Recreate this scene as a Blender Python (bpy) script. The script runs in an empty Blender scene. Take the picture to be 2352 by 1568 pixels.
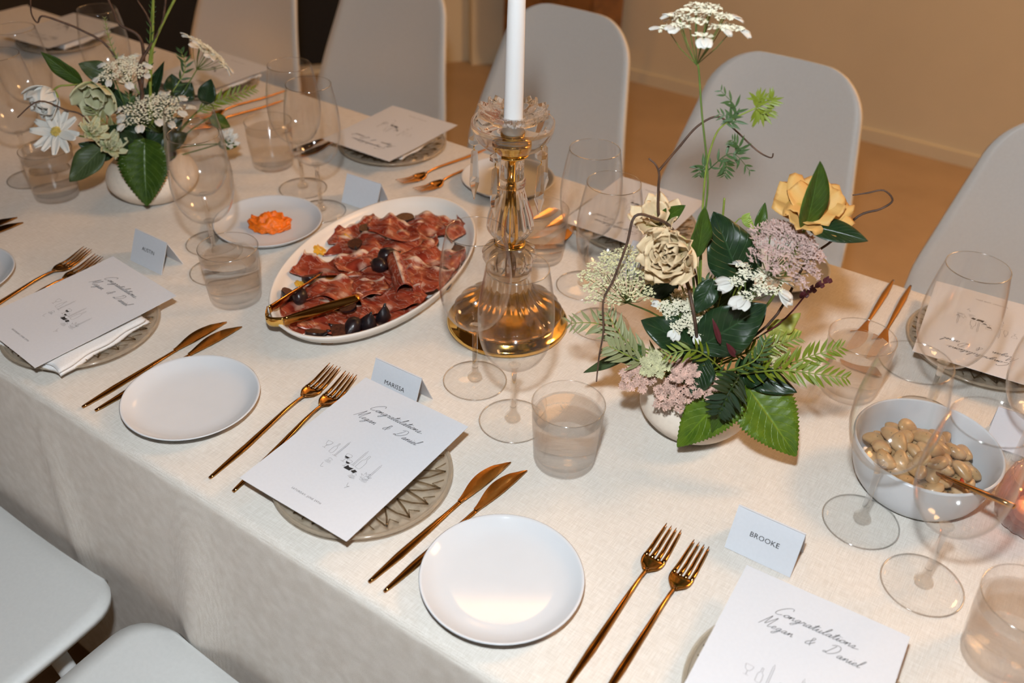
import bpy, bmesh, math, random
import numpy as np
from mathutils import Vector, Matrix, noise

random.seed(7)
rng = np.random.default_rng(7)
S = bpy.context.scene
C = S.collection
PI = math.pi
T = 0.75                                   # height of the table top above the floor

# ------------------------------------------------------------------ camera
FPX, YAW, PITCH, ROLL = 2158.285, -0.582244, 0.625941, 0.0335026
CAM = np.array([0.0, -0.42234, T + 0.75202])
def cam_axes():
    cy, sy, cp, sp = math.cos(YAW), math.sin(YAW), math.cos(PITCH), math.sin(PITCH)
    f = np.array([sy * cp, cy * cp, -sp]); r = np.array([cy, -sy, 0.0]); u = np.cross(r, f)
    cr, sr = math.cos(ROLL), math.sin(ROLL)
    return cr * r + sr * u, -sr * r + cr * u, f
RIGHT, UP, FWD = cam_axes()
cd = bpy.data.cameras.new('camera'); cam = bpy.data.objects.new('camera', cd); C.objects.link(cam)
cd.sensor_width = 36.0; cd.lens = FPX / 2352 * 36.0; cd.clip_start = 0.02; cd.clip_end = 50
M = Matrix.Identity(4)
for i in range(3):
    M[i][0], M[i][1], M[i][2], M[i][3] = RIGHT[i], UP[i], -FWD[i], CAM[i]
cam.matrix_world = M
cd.dof.use_dof = True; cd.dof.focus_distance = 1.12; cd.dof.aperture_fstop = 4.5
S.camera = cam

# ------------------------------------------------------------------ light
S.view_settings.view_transform = 'Standard'; S.view_settings.look = 'None'
S.view_settings.exposure = 0.0; S.view_settings.gamma = 1.0
S.view_settings.use_curve_mapping = False
S.cycles.max_bounces = 7; S.cycles.diffuse_bounces = 2; S.cycles.glossy_bounces = 4; S.cycles.transmission_bounces = 6
S.cycles.transparent_max_bounces = 24; S.cycles.use_adaptive_sampling = True; S.cycles.adaptive_threshold = 0.045
S.cycles.sample_clamp_indirect = 4.0; S.cycles.use_light_tree = False
W = bpy.data.worlds.new('dim_room'); S.world = W; W.use_nodes = True
bg = W.node_tree.nodes['Background']; bg.inputs[0].default_value = (1.0, 0.52, 0.24, 1); bg.inputs[1].default_value = 0.04

def lamp(name, loc, watts, col, radius):
    l = bpy.data.lights.new(name, 'POINT'); l.energy = watts; l.color = col; l.shadow_soft_size = radius
    o = bpy.data.objects.new(name, l); C.objects.link(o); o.location = loc
    return o
# the flash on top of the camera
lamp('camera_flash', (-0.075, -0.37, T + 0.975), 60.0, (0.87, 0.945, 1.0), 0.032)
# warm lamps hanging from the ceiling of the room
lamp('ceiling_lamp', (1.25, 2.25, 2.8), 155.0, (1.0, 0.53, 0.22), 0.32)
lamp('ceiling_lamp', (-1.9, 2.6, 2.9), 22.0, (1.0, 0.52, 0.21), 0.25)
lamp('ceiling_lamp', (0.8, -0.9, 2.7), 2.5, (1.0, 0.52, 0.21), 0.07)
# candle lantern burning beyond the far end of the table
lamp('lantern', (-3.15, 0.55, 0.35), 12.0, (1.0, 0.42, 0.08), 0.06)

# ------------------------------------------------------------------ helpers
def ray(px, py):
    return (px - 1176.0) / FPX * RIGHT - (py - 784.0) / FPX * UP + FWD
def at(px, py, z=0.0):
    "point on the level z above the table top"
    d = ray(px, py); s = (T + z - CAM[2]) / d[2]; return CAM + s * d
class Stand:
    "upright plane through a vase; d is the depth behind that plane"
    def __init__(s, x, y):
        s.p = np.array([x, y, T]); n = s.p - CAM; n[2] = 0; s.n = n / np.linalg.norm(n)
    def __call__(s, px, py, d=0.0):
        r = ray(px, py); k = ((s.p - CAM) @ s.n + d) / (r @ s.n); return CAM + k * r

def mesh(name, V, F, mat=None, smooth=True, uv=None):
    m = bpy.data.meshes.new(name)
    m.from_pydata([tuple(map(float, v)) for v in V], [], [tuple(int(i) for i in f) for f in F])
    if uv is not None:
        l = m.uv_layers.new(name='UVMap')
        for lp in m.loops: l.data[lp.index].uv = uv[lp.vertex_index]
    if smooth:
        for p in m.polygons: p.use_smooth = True
    if mat: m.materials.append(mat)
    m.validate(); m.update()
    return m
def put(name, m, parent=None, loc=(0, 0, 0), rot=None, scale=None, mw=None):
    o = bpy.data.objects.new(name, m); C.objects.link(o)
    if parent: o.parent = parent
    if mw is not None: o.matrix_basis = mw
    else:
        o.location = loc
        if rot: o.rotation_euler = rot
        if scale: o.scale = scale
    return o
def tag(o, label, cat, group=None):
    o['label'] = label; o['category'] = cat
    if group: o['group'] = group
    return o
def thing(name, label, cat, loc=(0, 0, 0), rotz=0.0, group=None, rot=None):
    o = bpy.data.objects.new(name, None); C.objects.link(o)
    o.empty_display_size = 0.02
    o.location = loc; o.rotation_euler = rot if rot else (0, 0, rotz)
    return tag(o, label, cat, group)
def struct(o): o['kind'] = 'structure'; return o
def stuff(o): o['kind'] = 'stuff'; return o

def join(*parts):
    V, F = [], []
    for v, f in parts:
        k = len(V); V += [tuple(a) for a in v]; F += [tuple(i + k for i in q) for q in f]
    return V, F
def lathe(prof, n=48, closed=False):
    V, F = [], []
    idx = []
    for r, z in prof:
        if r < 1e-6: idx.append([len(V)]); V.append((0, 0, z))
        else:
            idx.append(list(range(len(V), len(V) + n)))
            V += [(r * math.cos(2 * PI * i / n), r * math.sin(2 * PI * i / n), z) for i in range(n)]
    prs = list(zip(idx[:-1], idx[1:])) + ([(idx[-1], idx[0])] if closed else [])
    for a, b in prs:
        for i in range(n):
            j = (i + 1) % n
            if len(a) == 1 and len(b) == 1: continue
            if len(a) == 1: F.append((a[0], b[j], b[i]))
            elif len(b) == 1: F.append((a[i], a[j], b[0]))
            else: F.append((a[i], a[j], b[j], b[i]))
    return V, F
def smooth_path(P, n=6):
    P = [np.asarray(p, float) for p in P]
    if len(P) < 3: return P
    out = []
    for i in range(len(P) - 1):
        p0 = P[max(i - 1, 0)]; p1 = P[i]; p2 = P[i + 1]; p3 = P[min(i + 2, len(P) - 1)]
        for k in range(n):
            t = k / n
            out.append(0.5 * ((2 * p1) + (-p0 + p2) * t + (2 * p0 - 5 * p1 + 4 * p2 - p3) * t * t + (-p0 + 3 * p1 - 3 * p2 + p3) * t ** 3))
    out.append(P[-1]); return out
def tube(P, r, n=6, cap=True):
    P = [np.asarray(p, float) for p in P]; m = len(P)
    R = [r] * m if np.isscalar(r) else [np.interp(i / (m - 1), np.linspace(0, 1, len(r)), r) for i in range(m)]
    V, F = [], []; a = None
    for i in range(m):
        t = P[min(i + 1, m - 1)] - P[max(i - 1, 0)]; t = t / (np.linalg.norm(t) + 1e-12)
        if a is None:
            a = np.cross(t, [0.3, 0.2, 1.0]); 
        a = a - (a @ t) * t; a = a / (np.linalg.norm(a) + 1e-12); b = np.cross(t, a)
        for k in range(n):
            q = 2 * PI * k / n; V.append(P[i] + R[i] * (math.cos(q) * a + math.sin(q) * b))
    for i in range(m - 1):
        for k in range(n):
            l = (k + 1) % n; F.append((i * n + k, i * n + l, (i + 1) * n + l, (i + 1) * n + k))
    if cap: F.append(tuple(range(n))[::-1]); F.append(tuple((m - 1) * n + k for k in range(n)))
    return V, F
def box(x0, x1, y0, y1, z0, z1):
    V = [(x, y, z) for z in (z0, z1) for y in (y0, y1) for x in (x0, x1)]
    return V, [(0, 2, 3, 1), (4, 5, 7, 6), (0, 1, 5, 4), (2, 6, 7, 3), (0, 4, 6, 2), (1, 3, 7, 5)]
def grid(nu, nv, fn):
    V = [fn(i / (nu - 1), j / (nv - 1)) for j in range(nv) for i in range(nu)]
    F = [(j * nu + i, j * nu + i + 1, (j + 1) * nu + i + 1, (j + 1) * nu + i) for j in range(nv - 1) for i in range(nu - 1)]
    uv = [(i / (nu - 1), j / (nv - 1)) for j in range(nv) for i in range(nu)]
    return V, F, uv
def slab(V, F, t):
    "give a sheet a thickness t below it (two sides and its rim)"
    m = bpy.data.meshes.new('tmp'); m.from_pydata([tuple(map(float, v)) for v in V], [], F); m.update()
    N = [Vector(v.normal) for v in m.vertices]
    n = len(V); V2 = [tuple(v) for v in V] + [tuple(Vector(v) - t * nn) for v, nn in zip(V, N)]
    cnt = {}
    for f in F:
        for a, b in zip(f, f[1:] + f[:1]): cnt[(a, b)] = 1
    F2 = [tuple(f) for f in F] + [tuple(i + n for i in f[::-1]) for f in F]
    for (a, b) in cnt:
        if (b, a) not in cnt: F2.append((b, a, a + n, b + n))
    bpy.data.meshes.remove(m)
    return V2, F2
def frame(origin, z, xhint=(1, 0, 0)):
    z = np.asarray(z, float); z = z / np.linalg.norm(z)
    x = np.asarray(xhint, float); x = x - (x @ z) * z
    if np.linalg.norm(x) < 1e-4: x = np.cross([0.3, 1, 0.2], z)
    x = x / np.linalg.norm(x); y = np.cross(z, x)
    m = Matrix.Identity(4)
    for i in range(3): m[i][0], m[i][1], m[i][2], m[i][3] = x[i], y[i], z[i], origin[i]
    return m

# ------------------------------------------------------------------ materials
def mat(name):
    m = bpy.data.materials.new(name); m.use_nodes = True
    nt = m.node_tree; b = nt.nodes['Principled BSDF']
    return m, nt, b
def node(nt, typ, **kw):
    n = nt.nodes.new(typ)
    for k, v in kw.items():
        if k.startswith('i_'): n.inputs[int(k[2:])].default_value = v
        else: setattr(n, k, v)
    return n
def mixc(nt, fac, a, b):
    n = nt.nodes.new('ShaderNodeMix'); n.data_type = 'RGBA'
    for sock, v in ((n.inputs[0], fac), (n.inputs[6], a), (n.inputs[7], b)):
        if hasattr(v, 'is_output'): nt.links.new(v, sock)
        else: sock.default_value = v if np.isscalar(v) else (*v[:3], 1)
    return n.outputs[2]
def ramp(nt, src, lo, hi):
    n = node(nt, 'ShaderNodeMapRange'); n.inputs[1].default_value = lo; n.inputs[2].default_value = hi
    nt.links.new(src, n.inputs[0]); return n.outputs[0]
def math_(nt, op, a, b=None):
    n = node(nt, 'ShaderNodeMath', operation=op)
    for s, v in ((n.inputs[0], a), (n.inputs[1], b)):
        if v is None: continue
        if hasattr(v, 'is_output'): nt.links.new(v, s)
        else: s.default_value = v
    return n.outputs[0]
def tex(nt, scale, detail=3.0, stretch=None, coord='Object', kind='ShaderNodeTexNoise'):
    tc = node(nt, 'ShaderNodeTexCoord'); n = node(nt, kind)
    n.inputs['Scale'].default_value = scale
    if kind == 'ShaderNodeTexNoise': n.inputs['Detail'].default_value = detail
    if stretch:
        mp = node(nt, 'ShaderNodeMapping'); mp.inputs['Scale'].default_value = stretch
        nt.links.new(tc.outputs[coord], mp.inputs[0]); nt.links.new(mp.outputs[0], n.inputs['Vector'])
    else: nt.links.new(tc.outputs[coord], n.inputs['Vector'])
    return n
def bump(nt, b, h, strength=0.3, dist=0.001):
    n = node(nt, 'ShaderNodeBump'); n.inputs['Strength'].default_value = strength; n.inputs['Distance'].default_value = dist
    nt.links.new(h, n.inputs['Height']); nt.links.new(n.outputs[0], b.inputs['Normal'])
def plain(name, col, rough=0.5, metal=0.0, var=0.0, vscale=30.0, spec=0.5, bmp=0.0, coat=0.0, trans=0.0):
    m, nt, b = mat(name)
    b.inputs['Base Color'].default_value = (*col, 1); b.inputs['Roughness'].default_value = rough
    b.inputs['Metallic'].default_value = metal; b.inputs['Specular IOR Level'].default_value = spec
    b.inputs['Coat Weight'].default_value = coat
    n = tex(nt, vscale)
    if var: nt.links.new(mixc(nt, ramp(nt, n.outputs[0], 0.3, 0.7), tuple(c * (1 - var) for c in col), tuple(min(1, c * (1 + var)) for c in col)), b.inputs['Base Color'])
    if bmp: bump(nt, b, n.outputs[0], bmp)
    if trans:
        tr = node(nt, 'ShaderNodeBsdfTranslucent'); tr.inputs[0].default_value = (*[min(1, c * 1.6) for c in col], 1)
        mx = node(nt, 'ShaderNodeMixShader'); mx.inputs[0].default_value = trans
        out = nt.nodes['Material Output']
        nt.links.new(b.outputs[0], mx.inputs[1]); nt.links.new(tr.outputs[0], mx.inputs[2]); nt.links.new(mx.outputs[0], out.inputs[0])
    return m
def clear(name, tint=(1, 1, 1), base=0.03, edge=0.8, power=3.2, refr=0.0, ior=1.33, rough=0.0, dif=0.0, difcol=(1, 1, 1)):
    "clear glass: light passes straight through the thin wall, more mirror towards the edge"
    m, nt, b = mat(name); nt.nodes.remove(b); out = nt.nodes['Material Output']
    lw = node(nt, 'ShaderNodeLayerWeight'); lw.inputs[0].default_value = 0.5
    f = math_(nt, 'ADD', math_(nt, 'MULTIPLY', math_(nt, 'POWER', lw.outputs['Facing'], power), edge), base)
    tr = node(nt, 'ShaderNodeBsdfTransparent'); tr.inputs[0].default_value = (*tint, 1)
    gl = node(nt, 'ShaderNodeBsdfGlossy'); gl.inputs['Roughness'].default_value = 0.02 + rough
    body = tr.outputs[0]
    if dif:
        df = node(nt, 'ShaderNodeBsdfDiffuse'); df.inputs[0].default_value = (*difcol, 1)
        mx = node(nt, 'ShaderNodeMixShader'); mx.inputs[0].default_value = dif
        nt.links.new(body, mx.inputs[1]); nt.links.new(df.outputs[0], mx.inputs[2]); body = mx.outputs[0]
    mx = node(nt, 'ShaderNodeMixShader'); nt.links.new(f, mx.inputs[0])
    nt.links.new(body, mx.inputs[1]); nt.links.new(gl.outputs[0], mx.inputs[2]); body = mx.outputs[0]
    if refr:                       # share of thick glass that bends the light
        rf = node(nt, 'ShaderNodeBsdfGlass'); rf.inputs['IOR'].default_value = ior; rf.inputs['Roughness'].default_value = 0.0
        rf.inputs[0].default_value = (*tint, 1)
        m2 = node(nt, 'ShaderNodeMixShader'); ge = node(nt, 'ShaderNodeNewGeometry')   # bends on entering, leaves straight
        nt.links.new(math_(nt, 'MULTIPLY', math_(nt, 'SUBTRACT', 1.0, ge.outputs['Backfacing']), refr), m2.inputs[0])
        nt.links.new(body, m2.inputs[1]); nt.links.new(rf.outputs[0], m2.inputs[2]); body = m2.outputs[0]
    nt.links.new(body, out.inputs[0])
    return m

def make_linen():
    m, nt, b = mat('linen_cloth')
    tc = node(nt, 'ShaderNodeTexCoord')
    sl1 = tex(nt, 1.0, 1.0, (60, 900, 60)); sl2 = tex(nt, 1.0, 1.0, (900, 60, 900))
    slub = math_(nt, 'ADD', sl1.outputs[0], sl2.outputs[0])
    wv = []
    for ax in 'XY':
        w = node(nt, 'ShaderNodeTexWave', wave_type='BANDS', bands_direction=ax)
        w.inputs['Scale'].default_value = 175.0; w.inputs['Distortion'].default_value = 0.8; w.inputs['Detail'].default_value = 0.0
        nt.links.new(tc.outputs['Object'], w.inputs['Vector']); wv.append(w.outputs[1])
    weave = math_(nt, 'MULTIPLY', wv[0], wv[1])
    c = mixc(nt, ramp(nt, slub, 0.75, 1.3), (0.655, 0.60, 0.53), (0.79, 0.745, 0.685))
    c = mixc(nt, math_(nt, 'MULTIPLY', weave, 0.35), c, (0.85, 0.81, 0.75))
    nt.links.new(c, b.inputs['Base Color']); b.inputs['Roughness'].default_value = 0.85; b.inputs['Specular IOR Level'].default_value = 0.2
    b.inputs['Sheen Weight'].default_value = 0.15
    bump(nt, b, math_(nt, 'ADD', weave, math_(nt, 'MULTIPLY', slub, 0.8)), 0.35, 0.0006)
    return m
def make_ham():
    m, nt, b = mat('cured_ham'); uv = node(nt, 'ShaderNodeTexCoord')
    sep = node(nt, 'ShaderNodeSeparateXYZ'); nt.links.new(uv.outputs['UV'], sep.inputs[0])
    n1 = tex(nt, 55.0, 4.0); n2 = tex(nt, 1.0, 3.0, (30, 110, 30)); n3 = tex(nt, 240.0, 2.0)
    lean = mixc(nt, ramp(nt, n1.outputs[0], 0.3, 0.7), (0.13, 0.012, 0.007), (0.36, 0.050, 0.022))
    lean = mixc(nt, ramp(nt, n2.outputs[0], 0.45, 0.75), lean, (0.44, 0.10, 0.045))
    edge = math_(nt, 'ADD', sep.outputs[1], math_(nt, 'MULTIPLY', math_(nt, 'SUBTRACT', n1.outputs[0], 0.5), 0.30))
    fat = ramp(nt, edge, 0.93, 0.99)
    nv = tex(nt, 1.0, 2.0, (38, 95, 60)); nm = tex(nt, 28.0, 1.0)
    ridge = ramp(nt, math_(nt, 'ABSOLUTE', math_(nt, 'SUBTRACT', nv.outputs[0], 0.5)), 0.022, 0.0)
    patch = ramp(nt, nm.outputs[0], 0.62, 0.70)
    fat2 = math_(nt, 'MULTIPLY', math_(nt, 'ADD', math_(nt, 'MULTIPLY', ridge, 0.45), math_(nt, 'MULTIPLY', patch, 0.6)), 0.8)
    f = math_(nt, 'MINIMUM', math_(nt, 'ADD', fat, fat2), 1.0)
    nt.links.new(mixc(nt, f, lean, (0.70, 0.50, 0.38)), b.inputs['Base Color'])
    b.inputs['Roughness'].default_value = 0.24; b.inputs['Specular IOR Level'].default_value = 0.6
    bump(nt, b, n3.outputs[0], 0.25, 0.0008)
    return m
def make_leaf(name, dark, light, rough=0.45):
    m, nt, b = mat(name); uv = node(nt, 'ShaderNodeTexCoord')
    sep = node(nt, 'ShaderNodeSeparateXYZ'); nt.links.new(uv.outputs['UV'], sep.inputs[0])
    side = math_(nt, 'ABSOLUTE', math_(nt, 'SUBTRACT', sep.outputs[0], 0.5))
    rib = ramp(nt, side, 0.03, 0.0)
    ph = math_(nt, 'SUBTRACT', sep.outputs[1], math_(nt, 'MULTIPLY', side, 0.7))
    ven = ramp(nt, math_(nt, 'SINE', math_(nt, 'MULTIPLY', ph, 56.0)), 0.80, 1.0)
    n = tex(nt, 70.0, 3.0)
    c = mixc(nt, ramp(nt, n.outputs[0], 0.3, 0.7), dark, light)
    v = math_(nt, 'MAXIMUM', rib, math_(nt, 'MULTIPLY', ven, 0.45))
    c = mixc(nt, math_(nt, 'MULTIPLY', v, 0.55), c, tuple(min(1, x * 2.0 + 0.015) for x in light))
    nt.links.new(c, b.inputs['Base Color']); b.inputs['Roughness'].default_value = rough
    bump(nt, b, math_(nt, 'SUBTRACT', n.outputs[0], math_(nt, 'MULTIPLY', v, 1.5)), 0.5, 0.0012)
    tr = node(nt, 'ShaderNodeBsdfTranslucent'); nt.links.new(c, tr.inputs[0])
    mx = node(nt, 'ShaderNodeMixShader'); mx.inputs[0].default_value = 0.2; out = nt.nodes['Material Output']
    nt.links.new(b.outputs[0], mx.inputs[1]); nt.links.new(tr.outputs[0], mx.inputs[2]); nt.links.new(mx.outputs[0], out.inputs[0])
    return m
def make_bean():
    m, nt, b = mat('bean_skin'); n = tex(nt, 60.0, 3.0); s = tex(nt, 420.0, 2.0)
    c = mixc(nt, ramp(nt, n.outputs[0], 0.3, 0.7), (0.44, 0.27, 0.12), (0.62, 0.43, 0.24))
    c = mixc(nt, ramp(nt, s.outputs[0], 0.66, 0.72), c, (0.06, 0.05, 0.015))
    nt.links.new(c, b.inputs['Base Color']); b.inputs['Roughness'].default_value = 0.3
    return m
def make_fig():
    m, nt, b = mat('fig_skin'); n = tex(nt, 70.0, 3.0); s = tex(nt, 500.0, 2.0)
    c = mixc(nt, ramp(nt, n.outputs[0], 0.35, 0.75), (0.006, 0.005, 0.008), (0.035, 0.014, 0.012))
    c = mixc(nt, ramp(nt, s.outputs[0], 0.70, 0.78), c, (0.10, 0.05, 0.04))
    nt.links.new(c, b.inputs['Base Color']); b.inputs['Roughness'].default_value = 0.33
    bump(nt, b, n.outputs[0], 0.5, 0.002)
    return m
def make_petal(name, base, mid, edge):
    m, nt, b = mat(name); uv = node(nt, 'ShaderNodeTexCoord'); sep = node(nt, 'ShaderNodeSeparateXYZ'); nt.links.new(uv.outputs['UV'], sep.inputs[0])
    n = tex(nt, 1.0, 3.0, (6, 1.2, 1), 'UV'); n2 = tex(nt, 60.0, 3.0)
    v = math_(nt, 'ADD', sep.outputs[1], math_(nt, 'MULTIPLY', math_(nt, 'SUBTRACT', n.outputs[0], 0.5), 0.35))
    c = mixc(nt, ramp(nt, v, 0.05, 0.5), base, mid); c = mixc(nt, ramp(nt, v, 0.93, 1.06), c, edge)
    c = mixc(nt, math_(nt, 'MULTIPLY', ramp(nt, n2.outputs[0], 0.35, 0.7), 0.22), c, tuple(x * 0.72 for x in mid))
    nt.links.new(c, b.inputs['Base Color']); b.inputs['Roughness'].default_value = 0.55; bump(nt, b, n.outputs[0], 0.35, 0.002)
    tr = node(nt, 'ShaderNodeBsdfTranslucent'); nt.links.new(c, tr.inputs[0]); mx = node(nt, 'ShaderNodeMixShader'); mx.inputs[0].default_value = 0.28; out = nt.nodes['Material Output']
    nt.links.new(b.outputs[0], mx.inputs[1]); nt.links.new(tr.outputs[0], mx.inputs[2]); nt.links.new(mx.outputs[0], out.inputs[0])
    return m
MT = dict(
    linen=make_linen(), ham=make_ham(), bean=make_bean(), fig=make_fig(),
    figflesh=plain('fig_flesh', (0.075, 0.022, 0.010), 0.35, var=0.6, vscale=260),
    glass=clear('thin_glass', (0.997, 0.997, 0.995), 0.032, 0.85, 5.0, rough=0.08),
    stemglass=clear('glass_stem', (0.985, 0.98, 0.97), 0.02, 0.15, 3.5, refr=0.45, ior=1.45, rough=0.04),
    lip=clear('glass_lip', (0.97, 0.97, 0.965), 0.12, 0.6, 2.0, rough=0.08),
    tumbler=clear('tumbler_glass', (0.997, 0.997, 0.996), 0.03, 0.45, 4.5, rough=0.07),
    water=clear('water', (0.995, 0.995, 0.995), 0.02, 0.10, 4.0, refr=0.66, ior=1.33, rough=0.05),
    crystal=clear('cut_crystal', (0.992, 0.988, 0.98), 0.03, 0.15, 3.0, refr=0.80, ior=1.48, rough=0.05),
    charger=clear('ribbed_glass', (0.95, 0.91, 0.85), 0.03, 0.4, 2.5, rough=0.12, refr=0.25, ior=1.5, dif=0.25, difcol=(0.74, 0.66, 0.55)),
    rib=clear('rib_refraction_tint', (0.70, 0.62, 0.51), 0.10, 0.5, 2.0, rough=0.08),  # brown tint paints in the dark refraction lines of the relief
    pinkglass=clear('pink_glass', (0.80, 0.60, 0.56), 0.08, 0.7, 1.8, refr=0.4, ior=1.3, dif=0.15, difcol=(0.7, 0.5, 0.48)),
    china=plain('white_china', (0.645, 0.665, 0.69), 0.10, var=0.015, spec=0.22),
    platter=plain('cream_stoneware', (0.80, 0.755, 0.70), 0.32, var=0.02),
    vase=plain('sand_stoneware', (0.80, 0.70, 0.59), 0.5, var=0.05, vscale=160, bmp=0.08),
    mouth_shade=plain('vase_inner_shade', (0.015, 0.015, 0.016), 0.8, var=0.2),  # near-black colour painting the shade inside the vases
    gold=plain('brushed_gold', (0.50, 0.24, 0.06), 0.13, 1.0, var=0.06, vscale=400),
    brass=plain('polished_brass', (0.86, 0.55, 0.16), 0.10, 1.0, var=0.03),
    wax=plain('white_wax', (0.84, 0.84, 0.84), 0.45, var=0.01, trans=0.12),
    wick=plain('burnt_wick', (0.02, 0.018, 0.015), 0.9, var=0.2),
    paper=plain('white_card', (0.655, 0.675, 0.715), 0.75, var=0.015, vscale=300),
    ink=plain('black_ink', (0.018, 0.018, 0.02), 0.7, var=0.1),
    napkin=plain('white_napkin', (0.80, 0.79, 0.78), 0.9, var=0.04, vscale=500, bmp=0.2),
    chair=plain('white_plastic', (0.72, 0.725, 0.71), 0.45, var=0.02, vscale=200),
    leg=plain('white_leg', (0.72, 0.72, 0.71), 0.4, var=0.02),
    wood=plain('brown_wood', (0.26, 0.12, 0.04), 0.45, var=0.35, vscale=18),
    butter=plain('orange_butter', (0.84, 0.17, 0.004), 0.5, var=0.18, vscale=160, bmp=0.9),
    oil=plain('amber_oil', (0.42, 0.13, 0.012), 0.08, var=0.2),
    yellowbit=plain('yellow_pickle', (0.72, 0.36, 0.03), 0.35, var=0.25, vscale=90),
    pepper=plain('red_pepper', (0.55, 0.035, 0.012), 0.3, var=0.2),
    herb=plain('chopped_herb', (0.05, 0.06, 0.012), 0.6, var=0.4, vscale=200),
    stem=plain('green_stem', (0.10, 0.16, 0.03), 0.5, var=0.25, vscale=60),
    stem2=plain('yellow_green_stem', (0.21, 0.27, 0.04), 0.5, var=0.25, vscale=60),
    twig=plain('brown_twig', (0.075, 0.038, 0.022), 0.6, var=0.5, vscale=90, bmp=0.4),
    leafdark=make_leaf('dark_leaf', (0.009, 0.028, 0.010), (0.020, 0.052, 0.015), 0.35),
    leafmid=make_leaf('mid_leaf', (0.028, 0.070, 0.007), (0.062, 0.120, 0.011), 0.38),
    leafbright=make_leaf('bright_leaf', (0.060, 0.125, 0.005), (0.125, 0.205, 0.009), 0.42),
    leafdull=make_leaf('dull_leaf', (0.045, 0.075, 0.022), (0.075, 0.11, 0.035), 0.5),
    lime=plain('lime_frond', (0.19, 0.24, 0.014), 0.45, var=0.3, vscale=80, trans=0.2),
    pale=plain('pale_frond', (0.30, 0.31, 0.14), 0.5, var=0.25, vscale=80, trans=0.2),
    yleaf=plain('yellow_leaf', (0.42, 0.43, 0.09), 0.45, var=0.25, vscale=60, trans=0.25),
    feather=plain('feathery_green', (0.055, 0.11, 0.03), 0.5, var=0.3, vscale=80, trans=0.15),
    white=plain('white_petal', (0.84, 0.83, 0.77), 0.55, var=0.04, vscale=80, trans=0.25),
    cream=make_petal('cream_petal', (0.62, 0.56, 0.18), (0.90, 0.72, 0.46), (0.86, 0.60, 0.34)),
    peach=make_petal('peach_petal', (0.55, 0.50, 0.08), (0.84, 0.52, 0.17), (0.50, 0.22, 0.06)),
    gwhite=make_petal('green_white_petal', (0.34, 0.46, 0.08), (0.72, 0.72, 0.46), (0.80, 0.78, 0.60)),
    green_sepal=plain('green_sepal', (0.33, 0.45, 0.08), 0.5, var=0.2, vscale=60, trans=0.2),
    floret=plain('cream_floret', (0.78, 0.75, 0.58), 0.6, var=0.12, vscale=200),
    gfloret=plain('green_cream_floret', (0.62, 0.60, 0.36), 0.6, var=0.3, vscale=120),
    lilac=plain('lilac_floret', (0.48, 0.33, 0.29), 0.6, var=0.2, vscale=120),
    pink=plain('pink_floret', (0.66, 0.44, 0.36), 0.6, var=0.35, vscale=140),
    stamen=plain('yellow_stamen', (0.62, 0.48, 0.12), 0.6, var=0.3, vscale=200),
    burgundy=plain('burgundy_leaf', (0.09, 0.010, 0.014), 0.5, var=0.3),
    wall=plain('painted_wall', (0.80, 0.735, 0.56), 0.85, var=0.03, vscale=3),
    floor=plain('screed_floor', (0.50, 0.36, 0.22), 0.6, var=0.08, vscale=5, bmp=0.05),
    navy=plain('dark_navy_panel', (0.006, 0.008, 0.012), 0.8, var=0.2, vscale=4),
)

# ------------------------------------------------------------------ the room
def plane_slab(name, m, b):
    V, F = box(*b); return struct(put(name, mesh(name, V, F, m, False)))
plane_slab('floor', MT['floor'], (-7.5, 4.0, -3.0, 5.0, -0.1, 0.0))
plane_slab('wall_back', MT['wall'], (-2.35, 4.0, 3.28, 3.48, 0.0, 5.0))
plane_slab('baseboard_back', MT['wall'], (-2.35, 4.0, 3.265, 3.28, 0.0, 0.05))
def oblique(name, m, a, b, off, th, z0, z1):
    a = np.array(a); b = np.array(b); d = (b - a) / np.linalg.norm(b - a); n = np.array([-d[1], d[0]])
    P = [a + n * off, b + n * off, b + n * (off + th), a + n * (off + th)]
    V = [(p[0], p[1], z) for z in (z0, z1) for p in P]
    F = [(3, 2, 1, 0), (4, 5, 6, 7), (0, 1, 5, 4), (1, 2, 6, 5), (2, 3, 7, 6), (3, 0, 4, 7)]
    return struct(put(name, mesh(name, V, F, m, False)))
# the side wall runs slantwise past the far end of the table
oblique('wall_left', MT['wall'], (-2.35, 3.30), (-5.6, -1.0), -0.2, 0.2, 0.0, 5.0)
oblique('trim_1', MT['wall'], (-2.46, 3.15), (-2.56, 3.02), 0.0, 0.06, 0.0, 3.2)
oblique('wall_panel', MT['navy'], (-2.76, 2.757), (-5.2, -0.47), 0.0, 0.05, 0.06, 2.6)
def furniture():
    t = thing('wooden_cabinet', 'brown wooden cabinet standing against the wall behind the candle', 'cabinet', (-2.14, 3.0, 0))
    V, F = box(-0.2, 0.24, -0.02, 0.24, 0.16, 0.75); put('body', mesh('cabinet_body', V, F, MT['wood'], False), t)
    for x in (-0.19, 0.05): 
        V, F = box(x, x + 0.18, -0.035, -0.02, 0.18, 0.73); put('door', mesh('cabinet_door', V, F, MT['wood'], False), t)
    for x in (-0.18, 0.22):
        for y in (0.0, 0.22):
            V, F = tube([(x, y, 0), (x, y, 0.17)], 0.015, 8); put('leg', mesh('cabinet_leg', V, F, MT['wood']), t)
furniture()

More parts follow.
